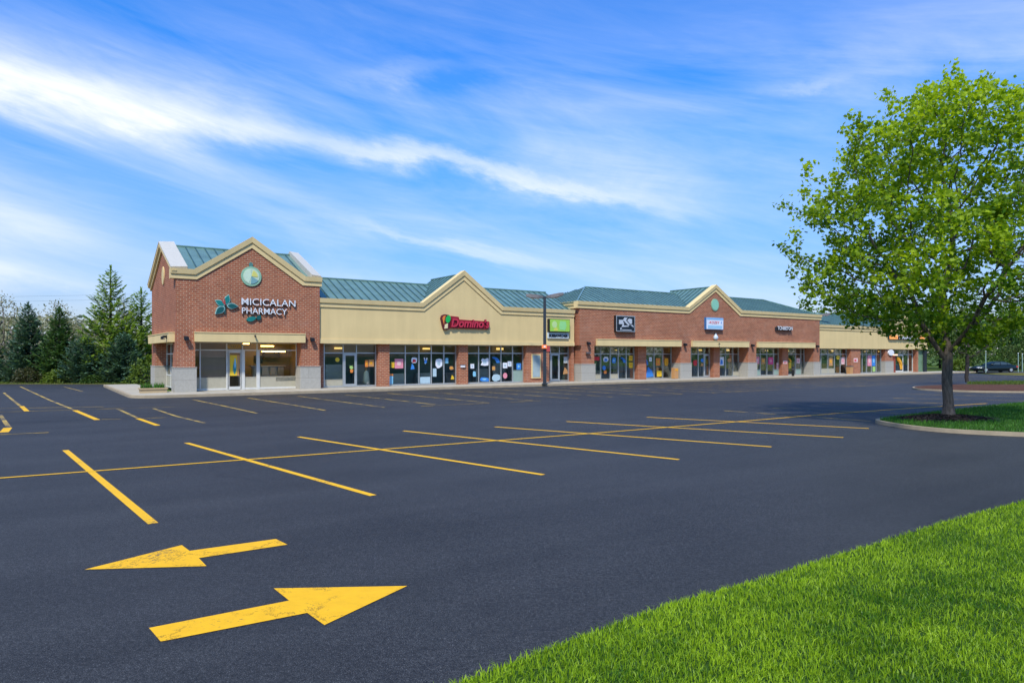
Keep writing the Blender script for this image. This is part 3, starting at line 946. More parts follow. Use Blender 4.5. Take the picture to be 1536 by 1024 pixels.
rf.build('roof', (M['roof'], M['seam']), B2)
p = PM(B2); p.box(8.4, 8.9, 0.75, 0.95, 0.1, 2.97); p.build('pier', M['brick'], B2)
for a, b in ((12.5, 13.28), (18.62, 19.38), (24.5, 26.72), (28.95, 29.2)):
    pier(B2, a, b, 0.4, 0.95, 2.97, None)
storefront(B2, [8.94, 10.2, 11.1, 12.45], 0.8, 0.16, 0.62, 2.36, 2.96, door=1, kick=(0,))
storefront(B2, [13.32, 14.61, 15.65, 16.61, 17.61, 18.58], 0.8, 0.16, 0.6, 2.36, 2.96)
storefront(B2, [19.42, 20.5, 21.45, 22.46, 23.51, 24.46], 0.8, 0.16, 1.05, 2.36, 2.96, kick=(4,), kickmat='kickg')
storefront(B2, [26.76, 27.1, 28.0, 28.92], 0.8, 0.16, 0.6, 2.36, 2.96, door=1)
sf = PM(B2); sf.box(8.4, 29.0, V2 + 0.3, 0.96, 2.965, 2.99); sf.build('soffit', M['trim'], B2)
interior(B2, 8.5, 28.9, 0.9, 2.5, 'inside')
# framed case on the brick
p = PM(B2); p.box(24.98, 25.86, 0.33, 0.41, 0.45, 2.32); cs = p.build('display_case', M['trim'], B2)
p = PM(B2); p.box(25.08, 25.76, 0.318, 0.34, 0.55, 2.2); p.build('display_glass', plain('case_glass', (0.34, 0.42, 0.42), 0.08, spec=0.8, var=0.4, scale=2.0), cs)

# ---- the long brick block
B3 = building('brick_shop_building', 29.15, 'long red brick shop building with a hipped green roof, middle gable and stone piers')
V3 = -0.28
w3 = PM(B3)
w3.prism([(29.2, 2.99), (62.1, 2.99), (62.1, 6.05), (49.1, 6.05), (45.42, 8.25), (41.75, 6.05), (29.2, 6.05)], V3, V3 + 0.4)
w3.box(29.2, 29.6, V3 + 0.4, 8.1, 2.99, 6.05); w3.box(61.7, 62.1, V3 + 0.4, 8.1, 2.99, 6.05); w3.box(29.2, 62.1, 8.1, 8.5, 0.1, 6.05)
w3.build('wall', M['brick'], B3)
c = PM(B3); c.sweep([(28.95, 5.94), (41.88, 5.94), (45.42, 8.06), (48.95, 5.94), (62.35, 5.94)], PROF, front(V3)); c.build('cornice', M['trim'], B3)
c = PM(B3); c.sweep([(V3 + 0.44, 5.94), (8.3, 5.94)], PROF, side(29.2)); c.build('cornice', M['trim'], B3)
rf = PM(B3)
roof_poly(rf, [(29.0, -0.2, 6.44), (62.3, -0.2, 6.44), (58.4, 4.0, 8.15), (33.4, 4.0, 8.15)])
roof_poly(rf, [(62.3, 8.2, 6.44), (29.0, 8.2, 6.44), (33.4, 4.0, 8.15), (58.4, 4.0, 8.15)])
roof_poly(rf, [(29.0, 8.2, 6.44), (29.0, -0.2, 6.44), (33.4, 4.0, 8.15)])
roof_poly(rf, [(62.3, -0.2, 6.44), (62.3, 8.2, 6.44), (58.4, 4.0, 8.15)])
roof_poly(rf, [(41.7, -0.1, 6.25), (41.7, 5.2, 6.25), (45.42, 5.2, 8.5), (45.42, -0.1, 8.5)])
roof_poly(rf, [(49.15, 5.2, 6.25), (49.15, -0.1, 6.25), (45.42, -0.1, 8.5), (45.42, 5.2, 8.5)])
ridge_cap(rf, (33.4, 4.0, 8.17), (58.4, 4.0, 8.17)); ridge_cap(rf, (29.05, -0.15, 6.48), (33.4, 4.0, 8.17)); ridge_cap(rf, (62.25, -0.15, 6.48), (58.4, 4.0, 8.17))
ridge_cap(rf, (45.42, 0, 8.52), (45.42, 5.2, 8.52))
rf.build('roof', (M['roof'], M['seam']), B3)
for a, b in ((29.42, 30.74), (40.78, 42.1), (50.18, 51.45), (61.0, 62.1)):
    pier(B3, a, b, V3, 0.95, 3.0)
for a, b in ((36.2, 37.2), (45.95, 46.85), (56.55, 57.55)):
    pier(B3, a, b, 0.35, 0.95, 3.0, None)
band(B3, 30.9, 40.7, V3); band(B3, 42.15, 50.1, V3); band(B3, 51.5, 61.0, V3)
storefront(B3, [30.78, 32.36, 33.42, 34.32, 35.24, 36.16], 0.8, 0.16, 0.62, 2.33, 2.97, kick=(0, 2))
storefront(B3, [37.24, 38.57, 39.67, 40.76], 0.8, 0.16, 0.62, 2.33, 2.97)
storefront(B3, [42.14, 43.33, 44.33, 45.1, 45.92], 0.8, 0.16, 0.62, 2.33, 2.97, door=3)
storefront(B3, [46.88, 48.21, 49.29, 50.15], 0.8, 0.16, 0.62, 2.33, 2.97, kick=(2,))
storefront(B3, [51.48, 53.52, 54.59, 55.69, 56.52], 0.8, 0.16, 0.75, 2.33, 2.97, kick=(0, 3), kickmat='kickg')
storefront(B3, [57.58, 59.44, 60.4, 60.97], 0.8, 0.16, 0.75, 2.33, 2.97, kick=(1,), kickmat='kickg')
sf = PM(B3); sf.box(29.3, 62.0, V3 + 0.3, 0.96, 2.985, 3.01); sf.build('soffit', M['trim'], B3)
interior(B3, 29.3, 62.0, 0.9, 2.5, 'inside')
d = PM(B3); d.disc(45.35, 6.85, 0.52, 0.56, V3 - 0.06, V3 + 0.02, 36); d = d.build('medallion', M['medrim'], B3)
f = PM(B3); f.disc(45.35, 6.85, 0.43, 0.47, V3 - 0.075, V3 - 0.05, 36); f.build('medallion_face', M['medgreen'], d)

# ---- the far cream block
B4 = building('far_cream_shop_building', 62.15, 'far cream shop building at the end of the row, partly behind the tree')
w4 = PM(B4)
w4.prism([(62.15, 2.96), (86.4, 2.96), (86.4, 5.0), (84.6, 5.0), (80.6, 6.4), (76.6, 5.0), (62.15, 5.0)], 0.14, 0.54)
w4.box(62.15, 86.4, 8.2, 8.5, 0.1, 5.4); w4.box(86.0, 86.4, 0.54, 8.2, 2.96, 5.2)
w4.build('wall', M['cream'], B4)
c = PM(B4); c.sweep([(62.2, 4.95), (76.5, 4.95), (80.6, 6.4), (84.7, 4.95), (86.6, 4.95)], PROF, front(0.14)); c.build('cornice', M['trim'], B4)
rf = PM(B4)
roof_poly(rf, [(62.2, 0.4, 5.44), (86.5, 0.4, 5.44), (86.5, 4.0, 7.1), (62.2, 4.0, 7.1)])
roof_poly(rf, [(86.5, 8.4, 5.44), (62.2, 8.4, 5.44), (62.2, 4.0, 7.1), (86.5, 4.0, 7.1)])
rf.build('roof', (M['roof'], M['seam']), B4)
for a, b, s_ in ((69.1, 71.1, None), (76.5, 78.2, 1.48), (83.95, 84.35, None)):
    pier(B4, a, b, 0.3, 0.95, 2.97, s_)
storefront(B4, [62.3, 64.06, 65.4, 66.67, 67.81, 69.06], 0.8, 0.16, 0.75, 2.33, 2.96, kick=(1, 2))
storefront(B4, [71.14, 72.33, 73.28, 74.35, 75.38, 76.42], 0.8, 0.16, 0.75, 2.33, 2.96)
storefront(B4, [79.5, 81.54, 82.84, 83.91], 0.8, 0.16, 0.7, 2.33, 2.96, door=0, fr='aluw')
p = PM(B4); p.box(78.25, 79.46, 0.6, 0.9, 0.15, 2.4); p.build('red_panel', plain('brick_red_panel', (0.26, 0.055, 0.03), 0.7), B4)
g = PM(B4); g.box(84.4, 86.1, 0.5, 0.52, 0.2, 2.95); g.box(86.1, 86.12, 0.52, 3.0, 0.2, 2.95)
g.build('glass_pane', plain('green_reflecting_glass', (0.17, 0.27, 0.16), 0.12, var=0.5, scale=1.5, spec=0.8), B4)
for u, v, r in ((85.9, 0.3, 0.10), (86.35, 0.3, 0.06), (86.3, 3.0, 0.10)):
    p = PM(B4); p.box(u - r, u + r, v - r, v + r, 0.13, 2.96); p.build('corner_post', M['pole'], B4)
p = PM(B4); p.box(62.2, 86.2, 0.45, 0.96, 2.965, 2.985); p.build('soffit', M['trim'], B4)
interior(B4, 62.3, 84.3, 0.9, 2.5, 'inside')

# ---------------------------------------------------------------- signs, posters, lamps
def at_front(name, u, v, z, **kw):
    return empty(name, F(u, v, z), ROT, **kw)


def text_part(name, s, w_, h_, depth, mats, parent, x=0.0, z=0.0, y=0.0, shear=0.0, weight=0.0):
    """Raised letters fitted into a w_ x h_ box that starts at (x, z); mats = (face, return)."""
    cu = bpy.data.curves.new('letters', 'FONT')
    cu.body = s
    cu.extrude = 0.5
    cu.offset = weight
    cu.shear = shear
    cu.resolution_u = 3
    ob = bpy.data.objects.new('letters', cu)
    COL.objects.link(ob)
    dg = bpy.context.evaluated_depsgraph_get()
    me = bpy.data.meshes.new_from_object(ob.evaluated_get(dg))
    bpy.data.objects.remove(ob)
    bpy.data.curves.remove(cu)
    n = len(me.vertices)
    a = np.empty(n * 3, dtype=np.float32)
    me.vertices.foreach_get('co', a)
    a = a.reshape(-1, 3)
    lo, hi = a.min(0), a.max(0)
    out = np.empty_like(a)
    out[:, 0] = x + (a[:, 0] - lo[0]) / (hi[0] - lo[0]) * w_
    out[:, 2] = z + (a[:, 1] - lo[1]) / (hi[1] - lo[1]) * h_
    out[:, 1] = y - (a[:, 2] - lo[2]) / (hi[2] - lo[2]) * depth
    me.vertices.foreach_set('co', out.ravel())
    me.update()
    me.materials.clear()
    o = link(name, me, parent, list(mats))
    for p in me.polygons:
        p.material_index = 0 if p.normal.y < -0.9 else 1 % max(1, len(mats))
    return o


def petal(cx, cz, ang, L, W):
    pts = []
    for i in range(17):
        t_ = i / 16
        pts.append((t_ * L, W * math.sin(math.pi * t_ ** 0.8)))
    pts += [(t_ * L, -W * math.sin(math.pi * t_ ** 0.8)) for t_ in [i / 16 for i in range(15, 0, -1)]]
    c_, s_ = math.cos(ang), math.sin(ang)
    return [(cx + a * c_ - b * s_, cz + a * s_ + b * c_) for a, b in pts]


def plate(root, name, poly, v0, v1, mat):
    mb = MB(); mb.prism(poly, v0, v1)
    return mb.build(name, mat, root)


def rect(x0, x1, z0, z1): return [(x0, z0), (x1, z0), (x1, z1), (x0, z1)]


P = {k: plain('print_' + k, c, 0.55, var=0.08) for k, c in {
    'yellow': (0.75, 0.50, 0.03), 'amber': (0.78, 0.36, 0.02), 'orange': (0.72, 0.22, 0.04), 'tan': (0.50, 0.26, 0.10), 'pale': (0.46, 0.50, 0.47), 'pink': (0.72, 0.26, 0.32),
    'palepink': (0.78, 0.52, 0.48), 'magenta': (0.62, 0.06, 0.20), 'red': (0.62, 0.03, 0.04), 'lightblue': (0.22, 0.52, 0.70), 'paleblue': (0.40, 0.54, 0.60), 'blue': (0.04, 0.22, 0.62),
    'white': (0.74, 0.76, 0.80), 'lime': (0.36, 0.56, 0.16), 'teal': (0.02, 0.22, 0.24), 'green': (0.10, 0.36, 0.06), 'darkteal': (0.01, 0.12, 0.11)}.items()}

# pharmacy sign: teal leaf emblem and two rows of white channel letters
sg = at_front('shop_sign', 2.1, 0.0, 4.1, label='white channel letter sign with teal leaf emblem on the brick corner building', cat='sign')
M['letterside'] = plain('letter_return', (0.035, 0.035, 0.04), 0.5)
tl = plain('emblem_teal', (0.010, 0.19, 0.165), 0.4); tl2 = plain('emblem_dark_teal', (0.008, 0.09, 0.085), 0.4); rdm = plain('emblem_red', (0.42, 0.06, 0.05), 0.5)
edge = plain('emblem_edge', (0.30, 0.52, 0.46), 0.5)
text_part('top_lettering', 'MICICALAN', 3.15, 0.40, 0.08, (M['white'], M['letterside']), sg, 1.58, 1.06, -0.05, 0.0, 0.002)
text_part('bottom_lettering', 'PHARMACY', 2.62, 0.36, 0.08, (M['white'], M['letterside']), sg, 1.60, 0.55, -0.05, 0.0, 0.002)
for cx, cz, a, L, W, mt in ((0.66, 0.98, R(152), 0.62, 0.17, tl), (0.64, 0.92, R(222), 0.68, 0.20, tl2), (0.70, 1.03, R(74), 0.62, 0.18, tl), (0.76, 0.98, R(-2), 0.66, 0.17, tl2)):
    pt = plate(sg, 'emblem_leaf', petal(cx, cz, a, L, W), -0.12, -0.03, edge)
    plate(pt, 'leaf_face', petal(cx + 0.05 * math.cos(a), cz + 0.05 * math.sin(a), a, L * 0.86, W * 0.78), -0.135, -0.11, mt)
for a in (R(100), R(122)):
    plate(sg, 'emblem_stamen', petal(0.68, 1.0, a, 0.50, 0.035), -0.15, -0.1, rdm)
plate(sg, 'emblem_stem', petal(0.66, 0.45, R(88), 0.55, 0.03), -0.11, -0.04, tl2)
plate(sg, 'small_leaf', petal(1.86, 0.18, R(14), 0.62, 0.14), -0.1, -0.02, tl)
plate(sg, 'small_leaf', petal(2.50, 0.20, R(60), 0.36, 0.13), -0.1, -0.02, tl2)

# red letters with a shield, on the cream gable
sg = at_front('shop_sign', 16.93, 0.14, 4.0, label='dark red letter sign with green and orange shield on the cream gable', cat='sign')
redm = plain('sign_red', (0.30, 0.012, 0.022), 0.45); reds = plain('sign_dark_red', (0.10, 0.008, 0.016), 0.5); redl = plain('sign_letter_red', (0.52, 0.03, 0.06), 0.4)
plate(sg, 'backing_panel', [(0.55, 0.12), (3.95, 0.10), (4.0, 0.66), (1.5, 0.74), (1.45, 0.92), (0.55, 0.98)], -0.14, -0.01, redm)
text_part('lettering', 'Domino\u2019s', 3.2, 0.62, 0.10, (redl, reds), sg, 0.78, 0.18, -0.14, 0.22, 0.03)
sh_ = [(0.02, 0.78), (0.10, 0.98), (0.30, 1.06), (0.62, 1.02), (0.80, 0.86), (0.72, 0.5), (0.60, 0.02), (0.24, 0.0), (0.14, 0.3)]
pt = plate(sg, 'shield', sh_, -0.2, -0.01, reds)
plate(pt, 'shield_inlay', [(0.10, 0.76), (0.18, 0.92), (0.36, 0.98), (0.26, 0.6), (0.24, 0.3)], -0.22, -0.19, P['orange'])
plate(pt, 'shield_inlay', [(0.56 + 0.19 * math.cos(a) + 0.05 * math.sin(a), 0.73 + 0.26 * math.sin(a)) for a in [2 * math.pi * i / 20 for i in range(20)]], -0.225, -0.19, plain('sign_green', (0.01, 0.42, 0.08), 0.4))
plate(pt, 'shield_inlay', [(0.26, 0.06), (0.52, 0.10), (0.54, 0.44), (0.30, 0.34)], -0.22, -0.19, plain('sign_cream', (0.78, 0.66, 0.36), 0.5))

# green box sign with a white board below
sg = at_front('shop_sign', 26.3, 0.14, 3.5, label='bright green box sign over a white name board on the cream wall', cat='sign')
plate(sg, 'case', rect(0.02, 2.02, 0.52, 1.52), -0.30, -0.01, M['black'])
lime = plain('sign_lime', (0.34, 0.60, 0.08), 0.4); lime2 = plain('sign_pale_green', (0.30, 0.66, 0.24), 0.4)
fc = plate(sg, 'sign_face', rect(0.06, 1.98, 0.56, 1.48), -0.325, -0.29, lime)
plate(fc, 'picture_patch', [(0.98, 0.70), (1.52, 0.66), (1.66, 1.0), (1.58, 1.34), (1.02, 1.36), (0.94, 1.0)], -0.335, -0.32, lime2)
plate(fc, 'picture_patch', [(0.48 + 0.24 * math.cos(a), 1.08 + 0.27 * math.sin(a)) for a in [2 * math.pi * i / 18 for i in range(18)]], -0.335, -0.32, plain('sign_pale_lime', (0.50, 0.68, 0.28), 0.4))
plate(fc, 'picture_patch', [(0.40, 0.60), (0.86, 0.60), (0.70, 0.86), (0.5, 0.84)], -0.335, -0.32, plain('sign_yellow_green', (0.62, 0.62, 0.10), 0.4))
nb = plate(sg, 'name_board', rect(0.0, 2.04, 0.02, 0.48), -0.12, -0.01, plain('name_board', (0.56, 0.62, 0.62), 0.5))
text_part('name_lettering', 'BUBBAWICHER', 1.86, 0.22, 0.03, (M['black'], M['black']), nb, 0.09, 0.12, -0.12, 0.0, 0.03)

# black box sign
sg = at_front('shop_sign', 32.85, -0.28, 4.16, label='square black box sign with a pale drawing on the long brick wall', cat='sign')
sg.scale = (0.9, 0.8, 0.92)
plate(sg, 'case', rect(0.0, 2.34, 0.0, 1.42), -0.34, -0.01, M['black'])
fr = MB()
for r_ in (rect(0.0, 2.34, 1.35, 1.42), rect(0.0, 2.34, 0.0, 0.07), rect(0.0, 0.07, 0.068, 1.352), rect(2.27, 2.34, 0.068, 1.352)): fr.prism(r_, -0.375, -0.335)
fr.build('frame', M['alu'], sg)
fc = plate(sg, 'sign_face', rect(0.07, 2.27, 0.07, 1.35), -0.35, -0.33, plain('sign_black', (0.008, 0.014, 0.02), 0.35))
sil = plain('sign_silver', (0.50, 0.53, 0.56), 0.4)
for poly in ([(0.34, 0.66), (0.86, 0.66), (0.86, 1.04), (0.34, 1.04)], [(0.82, 1.0), (1.0, 1.26), (1.4, 1.24), (1.2, 1.0), (1.7, 0.62), (1.5, 0.56), (0.9, 0.98)], [(1.36, 1.0), (1.6, 1.2), (1.96, 1.14), (1.96, 0.72), (1.74, 0.7)],
             [(0.66, 0.40), (1.6, 0.46), (1.5, 0.54), (0.92, 0.56), (0.98, 0.80), (0.88, 0.82)], [(1.74, 0.62), (2.1, 0.6), (2.18, 0.38), (2.06, 0.44)]):
    plate(fc, 'drawing', poly, -0.362, -0.345, sil)
plate(fc, 'drawing', [(0.5, 0.14), (0.62, 0.14), (0.66, 0.34), (0.52, 0.36)], -0.362, -0.345, sil)
plate(fc, 'drawing', [(0.66, 0.15), (1.9, 0.12), (1.92, 0.18), (0.7, 0.2)], -0.362, -0.345, sil)

# white and blue box sign under the brick gable
sg = at_front('shop_sign', 43.9, -0.28, 4.56, label='white and light blue box sign with red lettering below the brick gable', cat='sign')
sg.scale = (0.92, 0.7, 0.95)
plate(sg, 'case', rect(0.0, 2.58, 0.0, 1.16), -0.34, -0.01, plain('sign_blue_case', (0.05, 0.16, 0.36), 0.4))
fc = plate(sg, 'sign_face', rect(0.04, 2.54, 0.04, 1.12), -0.365, -0.33, plain('sign_white', (0.72, 0.76, 0.80), 0.4))
plate(fc, 'blue_stripe', rect(0.06, 2.52, 0.94, 1.10), -0.375, -0.36, plain('sign_sky_blue', (0.20, 0.44, 0.70), 0.4))
plate(fc, 'blue_stripe', rect(0.22, 2.40, 0.10, 0.40), -0.375, -0.36, plain('sign_pale_blue', (0.32, 0.56, 0.72), 0.4))
text_part('lettering', '-KOZEY', 1.6, 0.24, 0.03, (P['red'], P['red']), fc, 0.34, 0.56, -0.36, 0.1, -0.005)
text_part('lettering', 'I', 0.08, 0.22, 0.03, (P['blue'], P['blue']), fc, 2.2, 0.58, -0.36)

# small letter sign
sg = at_front('shop_sign', 54.35, -0.28, 4.66, label='small white letter sign on a dark rail on the long brick wall', cat='sign')
plate(sg, 'rail', rect(0.02, 2.5, 0.02, 0.36), -0.16, -0.01, M['letterside'])
text_part('lettering', 'TCNIIIETON', 2.5, 0.36, 0.14, (M['white'], M['letterside']), sg, 0.06, 0.08, -0.16, 0.0, 0.02)

# orange and white sign of the last shop
sg = at_front('shop_sign', 76.7, 0.14, 4.12, label='long dark sign with white letters and orange ends on far cream wall', cat='sign')
plate(sg, 'rail', rect(0.0, 8.4, 0.0, 0.42), -0.18, -0.01, M['letterside'])
orl = glow('orange_sign_glow', (0.85, 0.32, 0.08), 0.4)
for x0, x1 in ((0.1, 1.9), (7.2, 8.35)): plate(sg, 'end_panel', rect(x0, x1, 0.02, 0.46), -0.24, -0.17, orl)
text_part('lettering', 'MAIIA LILIAN', 4.8, 0.34, 0.1, (M['white'], M['letterside']), sg, 2.2, 0.06, -0.18, 0.0, 0.02)

# amber letters in the pharmacy transom
sg = at_front('transom_lettering', 3.1, 0.88, 2.58, label='small amber lettering in the transom above the yellow door', cat='sign')
text_part('lettering', 'ALCCOON', 0.78, 0.26, 0.012, (plain('amber_letters', (0.60, 0.36, 0.02), 0.5),) * 2, sg, 0.0, 0.03, 0.0)

POSTERS = [
    ('C1', 'round', 'yellow', 'round yellow smiley sticker in the shop window beside the pharmacy', 9.68, 9.96, 1.79, 2.07),
    ('C1', 'pot', 'plantpot', 'green plant picture on the door of the shop window beside the pharmacy', 10.59, 10.9, 1.08, 1.57),
    ('C1', 'rect', 'orange', 'tall orange sticker in the shop window beside the pharmacy', 11.71, 11.92, 1.45, 1.89),
    ('C1', 'rect', 'tan', 'orange-brown box picture in the shop window beside the pharmacy', 11.96, 12.33, 1.47, 1.93),
    ('C1', 'figure', 'pale', 'pale grey draped figure standing in the shop window beside the pharmacy', 11.69, 12.12, 0.3, 1.41),
    ('C2', 'rect', 'yellow', "small yellow card in the first pane of the window on the red sign's left", 13.56, 13.82, 1.37, 1.75),
    ('C2', 'rect', 'pink', "big pink square poster in the first pane of the window on the red sign's left", 13.85, 14.47, 1.32, 1.98),
    ('C2', 'rect', 'orange', "narrow orange strip above blue board in the window on the red sign's left", 13.45, 13.72, 0.83, 0.96),
    ('C2', 'rect', 'lightblue', "light blue board at the left foot of the window on the red sign's left", 13.45, 13.72, 0.27, 0.81),
    ('C2', 'blob', 'redwhite', "red and white card in the second pane of the window on the red sign's left", 15.08, 15.53, 1.68, 2.06),
    ('C2', 'tri', 'blue', "blue triangle card in the second pane of the window on the red sign's left", 15.03, 15.33, 1.24, 1.65),
    ('C2', 'vee', 'bluewhite', "blue and white V-shaped card in the window on the red sign's left", 16.03, 16.34, 1.6, 2.06),
    ('C2', 'rect', 'paleblue', "pale blue low board in the third pane of the window on the red sign's left", 15.76, 16.54, 0.27, 0.71),
    ('C2', 'blob', 'white', "white shirt-shaped poster in the fourth pane of the window on the red sign's left", 16.96, 17.5, 1.31, 1.99),
    ('C2', 'rect', 'paleblue', "pale blue strip under the white poster of the window on the red sign's left", 16.74, 17.03, 0.72, 1.29),
    ('C2', 'rect', 'lightblue', "light blue card in the last pane of the window on the red sign's left", 17.74, 17.98, 1.65, 2.02),
    ('C2', 'blob', 'tan', "orange-brown blob poster in the last pane of the window on the red sign's left", 18.07, 18.41, 1.18, 1.44),
    ('C2', 'tri', 'yellow', "yellow slanted card low in the last pane of the window on the red sign's left", 18.19, 18.46, 0.49, 0.82),
    ('C3', 'rect', 'white', "white notice in the first pane of the window on the red sign's right", 19.82, 20.13, 1.26, 1.59),
    ('C3', 'blob', 'lightblue', "light blue sticker low in the first pane of the window on the red sign's right", 20.02, 20.28, 0.67, 1.05),
    ('C3', 'heart', 'white', "white heart-shaped poster in the second pane of the window on the red sign's right", 20.68, 21.39, 1.44, 2.01),
    ('C3', 'blob', 'blue', "blue strip low in the second pane of the window on the red sign's right", 20.65, 21.39, 0.29, 0.6),
    ('C3', 'arc', 'blue', "blue quarter-round poster in the third pane of the window on the red sign's right", 21.71, 22.38, 1.65, 2.1),
    ('C3', 'rect', 'tan', "small tan square card in the third pane of the window on the red sign's right", 21.69, 21.96, 1.1, 1.41),
    ('C3', 'blob', 'paleblue', "pale blue low poster in the third pane of the window on the red sign's right", 21.69, 22.41, 0.29, 0.81),
    ('C3', 'rect', 'white', "left white sheet in the fourth pane of the window on the red sign's right", 22.65, 23.04, 1.25, 1.66),
    ('C3', 'rect', 'white', "higher right white sheet in the fourth pane of the window on the red sign's right", 23.08, 23.43, 1.37, 1.77),
    ('C3', 'round', 'pink', "pink sticker low in the fourth pane of the window on the red sign's right", 22.66, 23.04, 0.47, 0.91),
    ('C3', 'rect', 'blue', "blue bag picture in the last pane of the window on the red sign's right", 23.89, 24.31, 1.13, 1.61),
    ('C4', 'rect', 'pale', 'pale strip poster in the last pane of the glass door front under the green sign', 28.46, 28.86, 1.59, 2.09),
    ('C4', 'tri', 'tan', 'yellow-brown slanted card in the last pane of the glass door front under the green sign', 28.39, 28.92, 0.71, 1.27),
    ('B1', 'rect', 'red', 'red label at the top of the first pane of the window under the black sign', 31.49, 32.24, 1.79, 2.09),
    ('B1', 'blob', 'bluewhite', 'white and blue card in the second pane of the window under the black sign', 32.65, 33.25, 1.66, 2.09),
    ('B1', 'round', 'blue', 'blue disc in the second pane of the window under the black sign', 32.56, 32.93, 0.98, 1.37),
    ('B1', 'rect', 'orange', 'small orange card under the blue disc in the window under the black sign', 32.73, 33.02, 0.7, 0.96),
    ('B1', 'blob', 'blue', 'leaning blue blob poster in the third pane of the window under the black sign', 33.62, 34.07, 1.53, 2.03),
    ('B1', 'arc', 'blue', 'curved blue poster in the fourth pane of the window under the black sign', 34.61, 35.22, 1.58, 2.05),
    ('B1', 'rect', 'yellow', 'upper yellow sheet in the last pane of the window under the black sign', 35.56, 36.0, 1.74, 2.18),
    ('B1', 'rect', 'yellow', 'lower yellow sheet in the last pane of the window under the black sign', 35.57, 36.03, 1.14, 1.61),
    ('B2', 'arc', 'blue', 'blue half-round card in the first pane of the window right of the black sign', 37.52, 37.88, 1.36, 1.87),
    ('B2', 'rect', 'white', 'white card beside the half-round card of the window right of the black sign', 37.97, 38.31, 1.68, 2.05),
    ('B2', 'tri', 'blue', 'large blue slanted sheet in the first pane of the window right of the black sign', 37.52, 38.55, 0.28, 1.21),
    ('B2', 'rect', 'orange', 'orange sheet in the middle pane of the window right of the black sign', 38.83, 39.36, 1.3, 1.96),
    ('B2', 'rect', 'yellow', 'yellow sheet low in the middle pane of the window right of the black sign', 38.95, 39.54, 0.34, 0.86),
    ('B2', 'blob', 'amber', 'orange-yellow shirt picture in the right pane of the window right of the black sign', 39.89, 40.4, 1.27, 1.96),
    ('B3', 'blob', 'red', 'red pot picture in the second pane of the window under the white box sign', 43.67, 44.2, 1.25, 1.79),
    ('B3', 'round', 'blue', 'blue disc in the third pane of the window under the white box sign', 44.68, 45.17, 1.58, 1.92),
    ('B3', 'tri', 'tan', 'tan slip under the blue disc of the window under the white box sign', 44.64, 45.14, 1.21, 1.52),
    ('B3', 'round', 'amber', 'orange disc on the glass door of the window under the white box sign', 45.38, 45.87, 1.39, 1.87),
    ('B4', 'rect', 'bluewhite', 'blue and white banner in the left pane of the window right of the drop-shaped lamp', 47.33, 47.96, 1.25, 2.07),
    ('B4', 'round', 'tan', 'tan disc in the middle pane of the window right of the drop-shaped lamp', 48.48, 49.07, 1.56, 1.94),
    ('B5', 'rect', 'pink', 'pale pink sheet in the first pane of the four-pane window left of the bollard', 52.74, 53.39, 1.36, 2.07),
    ('B5', 'rect', 'tan', 'orange-tan sheet in the second pane of the four-pane window left of the bollard', 53.71, 54.35, 1.35, 1.93),
    ('B5', 'rect', 'magenta', 'magenta sheet in the third pane of the four-pane window left of the bollard', 54.84, 55.64, 1.3, 2.02),
    ('B5', 'rect', 'palepink', 'whitish pink sheet in the fourth pane of the four-pane window left of the bollard', 56.21, 56.7, 0.8, 1.45),
    ('B6', 'arc', 'amber', 'yellow-orange fan card in the left pane of the window behind the black bollard', 58.14, 58.76, 1.53, 1.92),
    ('B6', 'rect', 'yellow', 'yellow strip below the fan card of the window behind the black bollard', 58.26, 58.7, 0.88, 1.49),
    ('B6', 'rect', 'palepink', 'pale pink sheet in the middle pane of the window behind the black bollard', 59.63, 60.24, 1.39, 1.92),
    ('B6', 'rect', 'orange', 'thin orange strip in the right pane of the window behind the black bollard', 60.96, 61.22, 1.21, 1.85),
    ('E1', 'rect', 'tan', 'glowing tan sheet in the second pane of the window right of the far lamp post', 65.64, 66.33, 1.06, 2.02),
    ('E1', 'round', 'yellow', 'yellow disc in the third pane of the window right of the far lamp post', 67.06, 67.72, 1.76, 2.2),
    ('E1', 'rect', 'palepink', 'pink-red sheet in the last pane of the window right of the far lamp post', 68.04, 68.71, 1.2, 2.01),
    ('E2', 'rect', 'pink', 'pink banner with a red top in the five-pane window in the far cream block', 73.49, 74.36, 0.99, 2.2),
    ('E2', 'rect', 'blue', 'tall blue banner in the five-pane window in the far cream block', 74.5, 75.19, 0.98, 2.2),
    ('E2', 'rect', 'lime', 'lime strip under the blue banner of the five-pane window in the far cream block', 74.6, 75.19, 0.33, 0.91),
    ('E3', 'arc', 'amber', 'orange-yellow curved banner on the last door of the row', 80.07, 81.45, 0.49, 2.04),
]


